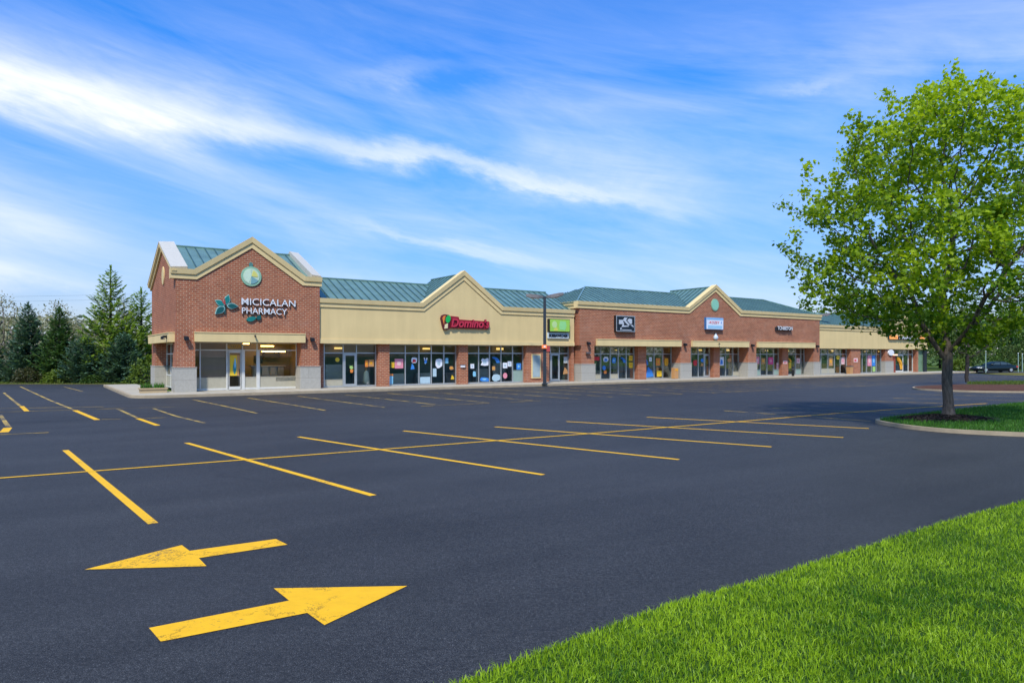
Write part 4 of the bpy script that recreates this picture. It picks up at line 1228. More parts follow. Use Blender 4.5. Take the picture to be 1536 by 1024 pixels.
FREE = {'round': lambda: [(0.5 + 0.5 * math.cos(a), 0.5 + 0.5 * math.sin(a)) for a in [2 * math.pi * i / 20 for i in range(20)]],
        'rect': lambda: [(0, 0), (1, rnd.uniform(-.02, .02)), (1, 1), (rnd.uniform(-.03, .03), 1)],
        'tri': lambda: [(0, 0.0), (1, 0.08), (0.82, 0.6), (0.32, 1.0)],
        'vee': lambda: [(0, 1), (0.25, 1), (0.42, 0.45), (0.68, 0.96), (1, 0.9), (0.62, 0.2), (0.4, 0)],
        'heart': lambda: [(0.5, 0.0), (0.96, 0.06), (1, 0.95), (0.78, 1.0), (0.52, 0.84), (0.26, 0.98), (0.04, 0.7), (0.2, 0.5), (0.0, 0.1)],
        'arc': lambda: [(0, 1), (0.0, 0.72)] + [(0.05 + 0.95 * math.sin(a), 0.02 + 0.98 * math.cos(a)) for a in [i / 8 * math.pi / 2 for i in range(9)]] + [(0.55, 0.0), (0.42, 0.4)],
        'blob': lambda: [(0.5 + 0.5 * max(-1, min(1, 1.35 * math.cos(a) * rnd.uniform(0.7, 1.05))), 0.5 + 0.5 * max(-1, min(1, 1.35 * math.sin(a) * rnd.uniform(0.7, 1.05)))) for a in [2 * math.pi * k / 9 + rnd.uniform(-.15, .15) for k in range(9)]]}
KIND = {'round': 'sticker', 'blob': 'window_picture', 'tri': 'window_card', 'vee': 'window_card', 'heart': 'poster', 'arc': 'window_picture', 'rect': 'poster', 'pot': 'window_picture', 'figure': 'draped_figure'}
for bay, shp, c, lab, u0, u1, z0, z1 in POSTERS:
    r = at_front(KIND[shp], u0, 0.784, z0, label=lab, cat='poster' if shp != 'figure' else 'figure', group='posters in the shop windows')
    W_, H_ = u1 - u0, z1 - z0
    if bay == 'E3' or c == 'plantpot': r.location = F(u0, 0.732, z0)
    S_ = lambda pts, x0=0.0, x1=1.0, y0=0.0, y1=1.0: [((x0 + a * (x1 - x0)) * W_, (y0 + b_ * (y1 - y0)) * H_) for a, b_ in pts]
    if shp == 'pot':
        plate(r, 'pot', S_([(0.3, 0), (0.8, 0), (0.95, 0.42), (0.2, 0.42)]), 0, 0.01, P['orange'])
        plate(r, 'plant', S_([(0.5, 0.4), (0.0, 0.7), (0.2, 0.75), (0.1, 1.0), (0.45, 0.85), (0.7, 1.0), (0.75, 0.75), (1.0, 0.7), (0.6, 0.42)]), 0, 0.01, P['lime'])
    elif shp == 'figure':
        mb = MB()
        mb.tube([(W_ / 2, 0.25, 0), (W_ / 2, 0.25, H_ * 0.35), (W_ / 2, 0.25, H_ * 0.68), (W_ / 2, 0.25, H_ * 0.8), (W_ / 2, 0.25, H_ * 0.83)], [0.26, 0.2, 0.17, 0.10, 0.05], 14)
        mb.build('draped_cloth', P['pale'], r, smooth=True)
        mb = MB(); mb.tube([(W_ / 2, 0.25, H_ * 0.82), (W_ / 2, 0.25, H_ * 0.88), (W_ / 2, 0.25, H_ * 0.95), (W_ / 2, 0.25, H_)], [0.05, 0.085, 0.08, 0.03], 12); mb.build('head', P['tan'], r, smooth=True)
    elif c in ('redwhite', 'bluewhite'):
        a = plate(r, 'sheet', S_(FREE[shp]()), 0, 0.01, P['white'])
        plate(a, 'print', S_([(0.15, 0.1), (0.8, 0.18), (0.7, 0.62), (0.3, 0.7)]), -0.008, 0.002, P['red' if c == 'redwhite' else 'blue'])
    else:
        a = plate(r, 'sheet', S_(FREE[shp]()), 0, 0.01, P[c])
        if W_ * H_ > 0.08 and shp in ('rect', 'heart', 'blob'):
            k2 = {'white': 'paleblue', 'pink': 'palepink', 'blue': 'lightblue', 'magenta': 'pink', 'orange': 'amber', 'yellow': 'amber', 'palepink': 'pink', 'tan': 'amber'}.get(c)
            if k2: plate(a, 'print', S_(FREE['blob'](), 0.25, 0.72, 0.3, 0.72), -0.006, 0.002, P[k2])

# yellow door poster, left side picture
r = at_front('door_poster', 3.24, 0.80, 1.0, label='tall yellow poster with a teal shape on the pharmacy door', cat='poster', group='posters in the shop windows')
plate(r, 'sheet', rect(0, 0.40, 0, 1.22), 0, 0.01, P['yellow'])
plate(r, 'print', rect(0.40, 0.56, 0, 1.22), 0, 0.01, P['tan'])
plate(r, 'print', petal(0.26, 0.08, R(88), 0.95, 0.10), -0.01, 0.004, P['teal'])
plate(r, 'print', petal(0.29, 0.42, R(90), 0.66, 0.05), -0.014, 0.004, P['lightblue'])
r = empty('window_banner', F(0.80, 2.3, 0.9), ROT, label='blue banner in the side window of the brick corner building', cat='poster')
mb = MB(); mb.box(0, 0.012, -0.9, 0.3, 0.5, 1.4); mb.build('sheet', plain('print_cyan', (0.02, 0.36, 0.55), 0.5), r)
mb = MB(); mb.box(0, 0.012, -0.4, 0.8, 0.05, 0.36); mb.build('sheet', P['lightblue'], r)

# wall lamps on the piers
def wall_lamp(u, v, z, lab, rz=0.0):
    r = empty('wall_lamp', F(u, v, z), ROT + rz, label=lab, cat='wall lamp', group='wall lamps on the piers')
    mb = MB(); mb.box(-0.07, 0.07, -0.05, 0.0, -0.1, 0.1); mb.build('mount', M['black'], r)
    mb = MB(); mb.loft([[(x * s1, -0.05 - d_, zz + y * s1) for x, y in ((-0.12, -0.08), (0.12, -0.08), (0.12, 0.08), (-0.12, 0.08))] for s1, d_, zz in ((0.7, 0.0, 0.02), (1.0, 0.12, 0.0), (1.0, 0.26, -0.07))])
    mb.build('hood', M['black'], r)
    mb = MB(); mb.box(-0.08, 0.08, -0.26, -0.1, -0.15, -0.11); mb.build('lens', M['lampgrey'], r)


for u, v, z, lab in ((0.70, 0, 3.2, 'black wall lamp on the left front pier of the brick corner building'), (7.85, 0, 3.22, 'black wall lamp on the right front pier of the brick corner building'),
                     (30.0, -0.28, 3.2, 'black wall lamp on the first stone-based pier of the long brick building'), (41.2, -0.28, 3.2, 'black wall lamp on the pier between the black and white box signs'),
                     (50.7, -0.28, 3.2, 'black wall lamp on the pier left of the bollard'), (61.5, -0.28, 3.2, 'black wall lamp beside the far lamp post')):
    wall_lamp(u, v, z, lab)
wall_lamp(-0.12, 0.9, 3.25, 'black wall lamp on the side canopy of the brick corner building', R(-90))
for u, v, z, lab in ((4.4, -0.25, 3.36, 'small black spotlight on the cream band over the pharmacy window'), (45.6, -0.53, 3.3, 'small black spotlight on the cream band below the drop-shaped lamp')):
    r = at_front('spotlight', u, v, z, label=lab, cat='spotlight')
    mb = MB(); mb.tube([(0, 0, 0), (0, -0.06, 0.0), (0.0, -0.14, -0.05)], [0.03, 0.05, 0.06], 8); mb.build('housing', M['black'], r)
    mb = MB(); mb.tube([(0, -0.14, -0.05), (0, -0.15, -0.056)], [0.05, 0.05], 8); mb.build('lens', M['lampgrey'], r)
r = at_front('drop_lamp', 45.3, -0.28, 3.62, label='pale drop-shaped lamp on the brick below the white box sign', cat='wall lamp')
mb = MB(); mb.tube([(0, -0.16, 0.0), (0, -0.16, 0.06), (0, -0.16, 0.22), (0, -0.16, 0.36), (0, -0.16, 0.5), (0, -0.16, 0.66)], [0.07, 0.19, 0.24, 0.18, 0.07, 0.02], 16); mb.build('globe', plain('pale_blue_globe', (0.50, 0.58, 0.64), 0.3), r, smooth=True)
mb = MB(); mb.box(-0.05, 0.05, -0.2, 0.0, 0.56, 0.64); mb.build('bracket', M['black'], r)
r = at_front('security_camera', 30.0, -0.28, 2.42, label='small pale security camera below the lamp of the first stone-based pier', cat='camera')
mb = MB(); mb.box(-0.22, 0.20, -0.22, -0.08, -0.08, 0.06); mb.build('housing', M['lampgrey'], r)
mb = MB(); mb.tube([(0, 0, 0.0), (0, -0.12, 0.0)], [0.04, 0.03], 6); mb.build('arm', M['black'], r)
r = at_front('mail_box', 18.9, 0.4, 1.45, label='small white hook-shaped box on the brick pier under the red sign', cat='box')
mb = MB(); mb.box(-0.16, 0.20, -0.1, 0, -0.1, 0.06); mb.build('body', M['white'], r, bevel=0.02)
mb = MB(); mb.box(-0.18, 0.22, -0.12, 0, 0.062, 0.09); mb.build('lid', M['lampgrey'], r)
r = at_front('wall_notice', 57.0, 0.35, 1.35, label='pale pink notice on the brick pier left of the yellow fan card', cat='notice')
mb = MB(); mb.box(-0.32, 0.32, -0.03, 0, 0, 0.32); mb.build('sheet', P['palepink'], r)
mb = MB(); mb.box(-0.22, 0.2, -0.036, -0.02, 0.1, 0.2); mb.build('print', P['red'], r)
r = at_front('wall_notice', 70.1, 0.3, 1.45, label='pink notice on the far brick column of the end block', cat='notice')
mb = MB(); mb.box(-0.4, 0.4, -0.03, 0, 0, 0.45); mb.build('sheet', P['palepink'], r)
mb = MB(); mb.box(-0.3, 0.1, -0.036, -0.02, 0.1, 0.3); mb.build('print', P['red'], r)
r = at_front('disc_sign', 77.6, 0.28, 2.55, label='white oval disc sign high on the far stone-based pier', cat='sign')
mb = MB(); mb.disc(0, 0, 0.62, 0.36, -0.12, 0.0, 20); mb.build('disc', M['white'], r)
mb = MB(); mb.box(-0.05, 0.05, -0.05, 0.02, -0.5, -0.2); mb.build('bracket', M['black'], r)
r = at_front('strip_lamp', 78.9, 0.5, 2.2, label='small lit orange and white strip lamp above the red panel', cat='lamp')
mb = MB(); mb.box(-0.9, 0.6, -0.12, 0.1, 0, 0.16); mb.build('lens', glow('orange_white_lamp', (1.0, 0.62, 0.40), 0.7), r)
mb = MB(); mb.box(-0.95, 0.65, -0.14, 0.1, 0.162, 0.2); mb.build('housing', M['black'], r)
r = at_front('paper_lantern', 40.3, -0.1, 0.16, label='yellow lit box on the walk beside the third stone pier', cat='box')
mb = MB(); mb.box(-0.28, 0.2, -0.2, 0.2, 0, 0.95); mb.build('body', P['tan'], r, bevel=0.02)
mb = MB(); mb.box(-0.2, 0.12, -0.215, -0.19, 0.7, 0.85); mb.build('label', P['amber'], r)
r = at_front('waste_bin', 68.7, 0.2, 0.15, label='small tan bin standing left of the far brick column', cat='bin')
mb = MB(); mb.loft([[(s1 * x, s1 * y, z) for x, y in ((-0.3, -0.25), (0.3, -0.25), (0.3, 0.25), (-0.3, 0.25))] for s1, z in ((0.85, 0), (1.0, 0.8))]); mb.build('body', P['tan'], r)
mb = MB(); mb.box(-0.32, 0.32, -0.27, 0.27, 0.8, 0.9); mb.build('lid', M['lampgrey'], r)

# lamp posts, bollard
def lamp_post(x, y, h, lab, head_dirs):
    r = empty('lamp_post', (x, y, 0.15), 0.0, label=lab, cat='lamp post', group='lamp posts on the walk')
    mb = MB(); mb.loft([[(sx * s1, sy * s1, z) for sx, sy in ((-1, -1), (1, -1), (1, 1), (-1, 1))] for s1, z in ((0.125, 0.0), (0.12, 0.3), (0.095, h))]); mb.build('pole', M['pole'], r)
    mb = MB(); mb.box(-0.2, 0.2, -0.2, 0.2, -0.004, 0.06); mb.build('base_plate', M['pole'], r)
    for sx, tilt in head_dirs:
        mb = MB()
        mb.tube([(0.05 * sx, 0, h - 0.12), (0.3 * sx, 0, h - 0.06 + 0.05 * tilt)], [0.045, 0.04], 8)
        arm = mb.build('arm', M['pole'], r)
        mb = MB()
        rings = []
        for d_, hw, z0, z1 in ((0.12, 0.10, -0.10, 0.04), (0.45, 0.24, -0.16, 0.09), (0.98, 0.28, -0.15, 0.13), (1.34, 0.20, -0.06, 0.11)):
            zz = h - 0.02 + d_ * 0.14 * tilt
            rings.append([(sx * d_, -hw, zz + z0), (sx * d_, hw, zz + z0), (sx * d_, hw * 0.8, zz + z1), (sx * d_, -hw * 0.8, zz + z1)])
        mb.loft(rings)
        hd = mb.build('lamp_head', M['lampgrey'], r, bevel=0.015)
        mb = MB(); z_ = h - 0.02 + 0.7 * 0.14 * tilt
        mb.box(min(sx * 0.45, sx * 0.95), max(sx * 0.45, sx * 0.95), -0.15, 0.15, z_ - 0.185, z_ - 0.15); mb.build('lens', M['white'], hd)
    return r


lp = lamp_post(2.34, 50.1, 6.28, 'dark twin-headed lamp post in front of the cream shop building', ((-1, 0.35), (1, 0.9)))
lp2 = lamp_post(33.72, 76.9, 6.5, 'far dark lamp post beside the end of the long brick building', ((-1, 0.4), (1, 0.7)))
r = empty('post_sign', (2.34, 50.0, 2.72), 0, label='small orange and white sign clamped to the twin-headed lamp post', cat='sign')
mb = MB(); mb.box(-0.22, 0.14, -0.16, -0.12, -0.02, 0.24); mb.build('plate', glow('orange_beacon', (0.80, 0.20, 0.05), 0.25), r)
mb = MB(); mb.box(-0.08, 0.05, -0.17, -0.155, 0.06, 0.17); mb.build('white_patch', M['white'], r)
mb = MB(); mb.box(0.12, 0.36, -0.15, -0.11, -0.24, 0.16); mb.build('plate', plain('dark_red_plate', (0.40, 0.05, 0.04), 0.5), r)
for z, lab, cc in ((2.75, 'small white and red plate clamped high on the far lamp post', 'white'), (1.75, 'small pale round plate on the far lamp post, lower one', 'palepink')):
    r = empty('post_sign', (33.72, 76.78, z), 0, label=lab, cat='sign')
    mb = MB(); mb.disc(0, 0, 0.26 if cc == 'white' else 0.2, 0.13 if cc == 'white' else 0.2, -0.05, 0.02, 16); mb.build('plate', P['palepink'] if cc != 'white' else M['white'], r)
    mb = MB(); mb.box(-0.16, 0.16, -0.062, -0.045, -0.05, -0.01); mb.build('print', P['red'] if cc == 'white' else P['magenta'], r)
p = F(52.9, -2.75)
r = empty('bollard', (28.0, 69.75, 0.0), 0, label='black bollard standing at the kerb before the long brick building', cat='bollard')
mb = MB(); mb.tube([(0, 0, 0), (0, 0, 1.02), (0, 0, 1.1), (0, 0, 1.13)], [0.13, 0.12, 0.10, 0.04], 14); mb.build('post', M['black'], r, smooth=True)
mb = MB(); mb.tube([(0, 0, 0.8), (0, 0, 0.88)], [0.135, 0.135], 14); mb.build('collar', M['lampgrey'], r)
# planter at the left corner
r = empty('planter', F(-1.0, 0.3, 0.15), ROT, label='low tan planter box with green plants at the left corner pier', cat='planter')
mb = MB(); mb.box(-0.55, 0.75, -0.35, 0.35, 0, 0.24); mb.box(-0.6, 0.8, -0.4, 0.4, 0.2, 0.27); mb.build('box', plain('tan_planter', (0.45, 0.33, 0.18), 0.8), r)
mb = MB(); mb.box(-0.5, 0.7, -0.3, 0.3, 0.26, 0.28); mb.build('soil', M['mulch'], r)
V_, T_, A_ = [], [], []
for k in range(160):
    x, y = rnd.uniform(-0.5, 0.7), rnd.uniform(-0.3, 0.3)
    a = rnd.uniform(0, 6.28); hgt = rnd.uniform(0.10, 0.34); b_ = len(V_)
    V_ += [(x - 0.03 * math.cos(a), y - 0.03 * math.sin(a), 0.27), (x + 0.03 * math.cos(a), y + 0.03 * math.sin(a), 0.27), (x + 0.1 * math.sin(a), y + 0.1 * math.cos(a), 0.27 + hgt)]
    T_.append((b_, b_ + 1, b_ + 2)); A_.append(rnd.random())
M['plantleaf'] = leaf_mat('planter_leaves', (0.03, 0.10, 0.015), (0.10, 0.26, 0.03))
raw_mesh('plant', V_, T_, M['plantleaf'], r, A_)

# ---------------------------------------------------------------- trees
def colonize(att, seeds, di=2.2, dk=0.5, step=0.24, iters=120, up=0.03, rs=random.Random(3)):
    """Space colonisation: seeds = [(pos, parent index)]; returns node positions and parents."""
    pos = [Vector(p) for p, _ in seeds]
    par = [q for _, q in seeds]
    att = [Vector(a) for a in att]
    for it in range(iters):
        kd = KDTree(len(pos))
        for i, p in enumerate(pos): kd.insert(p, i)
        kd.balance()
        pull, keep = {}, []
        for a in att:
            p, i, d = kd.find(a)
            if d < dk: continue
            keep.append(a)
            if d < di or it < 6: pull.setdefault(i, Vector((0, 0, 0)))[:] = pull.get(i, Vector((0, 0, 0))) + (a - p).normalized()
        att = keep
        if not pull or not att: break
        for i, v in pull.items():
            d = v.normalized() + Vector((rs.gauss(0, .16), rs.gauss(0, .16), rs.gauss(0, .16) + up))
            if d.length < 1e-3: continue
            q = pos[i] + d.normalized() * step
            pos.append(q); par.append(i)
    return pos, par


def branch_mesh(name, pos, par, mat, parent, tip=0.008, expo=2.25, base=None, min_r=0.0, maxr=9.0):
    n = len(pos)
    kids = [[] for _ in range(n)]
    for i, p in enumerate(par):
        if p >= 0: kids[p].append(i)
    acc = [0.0] * n
    for i in range(n - 1, -1, -1):
        acc[i] = tip ** expo if not kids[i] else sum(acc[k] for k in kids[i])
    rad = [a ** (1 / expo) for a in acc]
    if base:
        s_ = math.log(base / tip) / math.log(rad[0] / tip)
        rad = [tip * (r / tip) ** s_ for r in rad]
    V, Q = [], []
    starts = [(0, -1)]
    while starts:
        i, p = starts.pop()
        chain = [] if p < 0 else [p]
        while True:
            chain.append(i)
            if not kids[i]: break
            ks = sorted(kids[i], key=lambda k: -rad[k])
            starts += [(k, i) for k in ks[1:]]
            i = ks[0]
        rr = [rad[c] for c in chain]
        if p >= 0: rr[0] = rr[1] if len(rr) > 1 else rr[0]
        if max(rr) < min_r: continue
        r0 = rr[0]
        sides = 14 if r0 > 0.12 else 8 if r0 > 0.05 else 5 if r0 > 0.02 else 3
        pts = [pos[c] for c in chain]
        x = None
        m_ = len(pts)
        b0 = len(V)
        for j, c in enumerate(pts):
            d = (pts[min(j + 1, m_ - 1)] - pts[max(j - 1, 0)])
            d = d.normalized() if d.length > 1e-6 else Vector((0, 0, 1))
            if x is None: x = d.orthogonal().normalized()
            x = x - d * x.dot(d)
            x = x.normalized() if x.length > 1e-6 else d.orthogonal().normalized()
            y = d.cross(x)
            rj = rr[j] if j < m_ - 1 else rr[j] * 0.5
            for s_ in range(sides):
                a = 2 * math.pi * s_ / sides
                V.append(c + (x * math.cos(a) + y * math.sin(a)) * rj)
        for j in range(m_ - 1):
            for s_ in range(sides):
                Q.append((b0 + j * sides + s_, b0 + j * sides + (s_ + 1) % sides, b0 + (j + 1) * sides + (s_ + 1) % sides, b0 + (j + 1) * sides + s_))
    o = raw_mesh(name, V, Q, mat, parent, smooth=True)
    return o, rad, kids


NP = np.random.default_rng(11)


def rand_rot(n, up=0.5, rng=NP):
    """n random frames (n,3,3), columns x, y, z; z (the leaf's face) leans upward by 'up'."""
    z = rng.normal(size=(n, 3)); z /= np.linalg.norm(z, axis=1)[:, None]
    z[:, 2] += up * 2
    z /= np.linalg.norm(z, axis=1)[:, None]
    h = rng.normal(size=(n, 3))
    x = np.cross(h, z); x /= np.linalg.norm(x, axis=1)[:, None]
    y = np.cross(z, x)
    return np.stack([x, y, z], axis=2)


def cards(name, ctr, rot, size, tv, tf, mat, parent, vary):
    """Many small shaped leaves: template tv (k,3), triangles tf (m,3)."""
    n, k = len(ctr), len(tv)
    V = np.einsum('nij,kj->nki', rot, tv) * np.asarray(size)[:, None, None] + np.asarray(ctr)[:, None, :]
    T = (np.arange(n) * k)[:, None, None] + tf[None]
    return raw_mesh(name, V.reshape(-1, 3), T.reshape(-1, tf.shape[1]), mat, parent, np.repeat(np.clip(vary, 0, 1), len(tf)))


MAPLE_V = np.array([(0, 0, 0), (-.38, .12, .05), (-.30, .42, .06), (-.55, .62, .10), (-.20, .70, .03), (0, 1.05, -.08), (.20, .70, .03), (.55, .62, .10), (.30, .42, .06), (.38, .12, .05)])
MAPLE_V[:, 1] -= 0.1
MAPLE_F = np.array([(0, 1, 2), (0, 2, 4), (2, 3, 4), (0, 4, 5), (0, 5, 6), (0, 6, 8), (6, 7, 8), (0, 8, 9)])[:, ::-1]
OVAL_V = np.array([(0, -.5, 0), (.30, -.05, .06), (0, .5, -.04), (-.30, -.05, .06)])
OVAL_F = np.array([(0, 1, 2), (0, 2, 3)])

# ---- the big maple on the island
tr = empty('maple_tree', (TREE[0], TREE[1], 0.2), 0, label='big leafy bright green maple tree on the grass island at the right', cat='tree')
PROFT = [(2.25, 0.4), (2.6, 1.8), (3.1, 3.3), (3.8, 4.3), (4.8, 4.7), (6.0, 4.95), (6.9, 4.75), (7.7, 4.3), (8.6, 3.8), (9.4, 3.1), (10.0, 2.2), (10.5, 1.2), (10.85, 0.4)]


def prof(z):
    for (z0, r0), (z1, r1) in zip(PROFT, PROFT[1:]):
        if z0 <= z <= z1: return r0 + (r1 - r0) * (z - z0) / (z1 - z0)
    return 0.0


rs = random.Random(21)
att = []
while len(att) < 3900:
    z = rs.uniform(2.25, 10.85)
    a = rs.uniform(0, 2 * math.pi)
    r_ = prof(z) * (0.88 + 0.42 * noise.noise(Vector((math.cos(a) * 1.6, math.sin(a) * 1.6, z * 0.62))))
    q = math.sqrt(rs.random())
    if rs.random() < 0.35: q = 0.75 + 0.25 * q
    p = Vector((r_ * q * math.cos(a), r_ * q * math.sin(a), z))
    # gaps between the boughs
    if noise.noise(p * 0.8 + Vector((9, 2, 5))) < -0.14: continue
    att.append(p)
for _ in range(70):   # shoots that break the outline
    z = rs.uniform(3.0, 10.6); a = rs.uniform(0, 2 * math.pi)
    for k in range(4):
        f = 0.93 + 0.045 * k
        att.append(Vector((prof(z) * f * math.cos(a), prof(z) * f * math.sin(a), z + 0.14 * k + rs.gauss(0, .05))))
seeds = [(Vector((0, 0, -0.1)), -1)]
for k in range(1, 9): seeds.append((Vector((0.02 * math.sin(k), 0.02 * k / 3, -0.1 + 0.27 * k)), k - 1))


def limb(frm, pts):
    for p in pts:
        seeds.append((Vector(p), frm)); frm = len(seeds) - 1


limb(7, [(-0.22, 0.0, 2.05), (-0.48, -0.03, 2.4), (-0.75, -0.05, 2.8), (-1.0, -0.1, 3.2), (-1.15, -0.15, 3.65), (-1.3, -0.1, 4.1)])
limb(8, [(0.05, 0.12, 2.4), (0.02, 0.2, 2.8), (-0.05, 0.25, 3.2), (-0.08, 0.2, 3.7), (-0.02, 0.2, 4.2), (0.1, 0.1, 4.7)])
limb(8, [(0.22, -0.05, 2.35), (0.5, -0.1, 2.7), (0.85, -0.1, 3.05), (1.2, -0.05, 3.4), (1.5, 0.0, 3.8)])
limb(8, [(0.12, -0.25, 2.4), (0.25, -0.6, 2.8), (0.3, -0.95, 3.3), (0.4, -1.2, 3.8)])
pos, par = colonize(att, seeds, 2.4, 0.34, 0.21, 150, 0.05, rs)
tk, rad, kids = branch_mesh('trunk', pos, par, M['bark'], tr, 0.007, 2.3, base=0.15)
# root flare
for v in tk.data.vertices:
    if v.co.z < 0.55 and math.hypot(v.co.x, v.co.y) < 0.6:
        a = math.atan2(v.co.y, v.co.x)
        k = 1 + 0.85 * max(0.0, (0.55 - v.co.z) / 0.65) ** 2 * (1 + 0.3 * math.sin(5 * a))
        v.co.x *= k; v.co.y *= k
tips = [i for i in range(len(pos)) if rad[i] < 0.017 and pos[i].z > 2.0]
ctr, vary = [], []
for i in tips:
    end = not kids[i]
    m_ = 27 if end else 7
    d = (pos[i] - pos[par[i]]).normalized()
    tone = 0.42 + 0.5 * noise.noise(pos[i] * 0.55) + 0.075 * (pos[i].z - 6)  # random tone, plus lighter toward the top: crown shading put into the leaf colour
    for k in range(m_):
        o_ = Vector((rs.gauss(0, .13), rs.gauss(0, .13), rs.gauss(0, .10))) + d * rs.uniform(-0.05, 0.2)
        ctr.append(pos[i] + o_)
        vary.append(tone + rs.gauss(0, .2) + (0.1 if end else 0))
ctr = np.array([tuple(c) for c in ctr])
n = len(ctr)
print('maple nodes', len(pos), 'leaves', n)
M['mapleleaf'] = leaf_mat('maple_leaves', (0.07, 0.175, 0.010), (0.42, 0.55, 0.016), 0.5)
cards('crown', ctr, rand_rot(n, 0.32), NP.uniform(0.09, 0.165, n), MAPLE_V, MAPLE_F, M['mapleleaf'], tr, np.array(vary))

# ---- small tree on the far island, bare with a few young leaves
def bare_tree(name, loc, h, spread, n_att, lab, mat, seed, group=None, z0=0.3, leaves=0, leafmat=None, base=None, step=0.28, tip=0.012, lz=0.3):
    r = empty(name, loc, 0, label=lab, cat='tree', group=group)
    q = random.Random(seed)
    A = []
    while len(A) < n_att:
        z = h * q.uniform(z0, 1.0)
        f = (z / h - z0) / (1 - z0)
        R_ = spread * math.sin(math.pi * min(1, 0.12 + 0.86 * f)) ** 0.8
        a = q.uniform(0, 6.283)
        k = math.sqrt(q.random())
        A.append(Vector((R_ * k * math.cos(a), R_ * k * math.sin(a), z)))
    S = [(Vector((0, 0, -0.1)), -1)]
    m_ = max(3, int(h * z0 / step))
    for k in range(1, m_): S.append((Vector((q.gauss(0, .02), q.gauss(0, .02), h * z0 * k / m_)), k - 1))
    P_, A_ = colonize(A, S, h * 0.4, h * 0.05, step, 70, 0.06, q)
    _, rd, kd_ = branch_mesh('trunk', P_, A_, mat, r, tip, 2.3, base=base or 0.014 * h)
    if leaves:
        tp = [i for i in range(len(P_)) if rd[i] < tip * 2.2]
        c_ = np.array([tuple(P_[q.choice(tp)] + Vector((q.gauss(0, lz), q.gauss(0, lz), q.gauss(0, lz)))) for _ in range(leaves)])
        cards('crown', c_, rand_rot(leaves, 0.2), NP.uniform(0.16, 0.30, leaves), OVAL_V, OVAL_F, leafmat, r, NP.uniform(0, 1, leaves))
    return r


M['youngleaf'] = leaf_mat('young_leaves', (0.06, 0.11, 0.015), (0.15, 0.20, 0.03))
M['palebud'] = leaf_mat('pale_buds', (0.20, 0.19, 0.10), (0.34, 0.31, 0.17))
bare_tree('young_tree', (33.3, 51.2, 0.35), 6.2, 2.9, 160, 'thin dark young tree with few leaves on the red mulch island', M['bark2'], 5, z0=0.28, leaves=700, leafmat=M['youngleaf'], base=0.13)

# ---- conifers at the left
NEED_V = np.array([(0, 0, 0), (.16, .35, .02), (.05, 1.0, -.10), (-.05, 1.0, -.10), (-.16, .35, .02)])
NEED_F = np.array([(0, 1, 2), (0, 2, 3), (0, 3, 4)])


def conifer(name, loc, h, rad_, lab, mat, seed, droop=0.25, layers=26, gap=0.0, group=None, power=0.85, skirt=0.05, card=0.42, dens=1.0):
    r = empty(name, loc, 0, label=lab, cat='tree', group=group)
    q = random.Random(seed)
    mb = MB()
    mb.tube([(0, 0, -0.1), (0, 0, h * 0.5), (0, 0, h * 0.985)], [0.022 * h, 0.012 * h, 0.004 * h], 8)
    C, Rt, S, Vv = [], [], [], []
    lay = 0
    z = h * skirt
    while z < h * 0.97:
        f = 1 - z / h
        L0 = rad_ * (f ** power) * (1 + 0.12 * math.sin(lay * 2.1))
        nb = max(6, int(6 + 8 * f))
        a0 = q.uniform(0, 6.28)
        for b in range(nb):
            if q.random() < gap: continue
            a = a0 + 6.283 * b / nb + q.gauss(0, .18)
            L = L0 * q.uniform(0.72, 1.12)
            rise = q.uniform(0.0, 0.25) + 0.35 * (1 - f)
            pts = []
            for k in range(6):
                t_ = k / 5
                pts.append(Vector((math.cos(a) * L * t_, math.sin(a) * L * t_, z + L * (rise * t_ - droop * math.sin(t_ * 2.6) + 0.20 * t_ * t_))))
            if L > 0.5: mb.tube([pts[0], pts[2], pts[5]], [0.012 * L + 0.008, 0.008 * L + 0.006, 0.004], 4)
            tone = q.uniform(0.15, 0.75)
            nn = max(8, int(L * 34 * dens))
            for k in range(nn):
                t_ = q.uniform(0.10, 1.0) ** 0.8
                i = min(4, int(t_ * 5)); p = pts[i].lerp(pts[i + 1], t_ * 5 - i)
                d = (pts[i + 1] - pts[i]).normalized()
                sd_ = Vector((-math.sin(a), math.cos(a), 0)) * q.choice((-1, 1))
                dirn = (d * q.uniform(0.3, 1.0) + sd_ * q.uniform(0.1, 0.9) + Vector((0, 0, q.uniform(-0.35, 0.12)))).normalized()
                zz = Vector((q.gauss(0, .3), q.gauss(0, .3), 1)).normalized()
                x = dirn.cross(zz).normalized(); zz = x.cross(dirn)
                C.append(tuple(p)); Rt.append([[x.x, dirn.x, zz.x], [x.y, dirn.y, zz.y], [x.z, dirn.z, zz.z]])
                S.append(card * q.uniform(0.7, 1.3) * (0.55 + 0.45 * f)); Vv.append(tone + q.gauss(0, .15) + 0.18 * t_)
        z += h / layers * (0.6 + 0.55 * f)
        lay += 1
    for k in range(30):   # leader
        zz = h * q.uniform(0.93, 1.0)
        a = q.uniform(0, 6.28)
        x = Vector((-math.sin(a), math.cos(a), 0)); dirn = Vector((math.cos(a) * .5, math.sin(a) * .5, 0.85)).normalized(); nz = x.cross(dirn)
        C.append((0, 0, zz)); Rt.append([[x.x, dirn.x, nz.x], [x.y, dirn.y, nz.y], [x.z, dirn.z, nz.z]]); S.append(card * 0.6); Vv.append(0.6)
    mb.build('trunk', M['bark2'], r, smooth=True)
    cards('crown', np.array(C), np.array(Rt), np.array(S), NEED_V, NEED_F, mat, r, np.array(Vv))
    return r


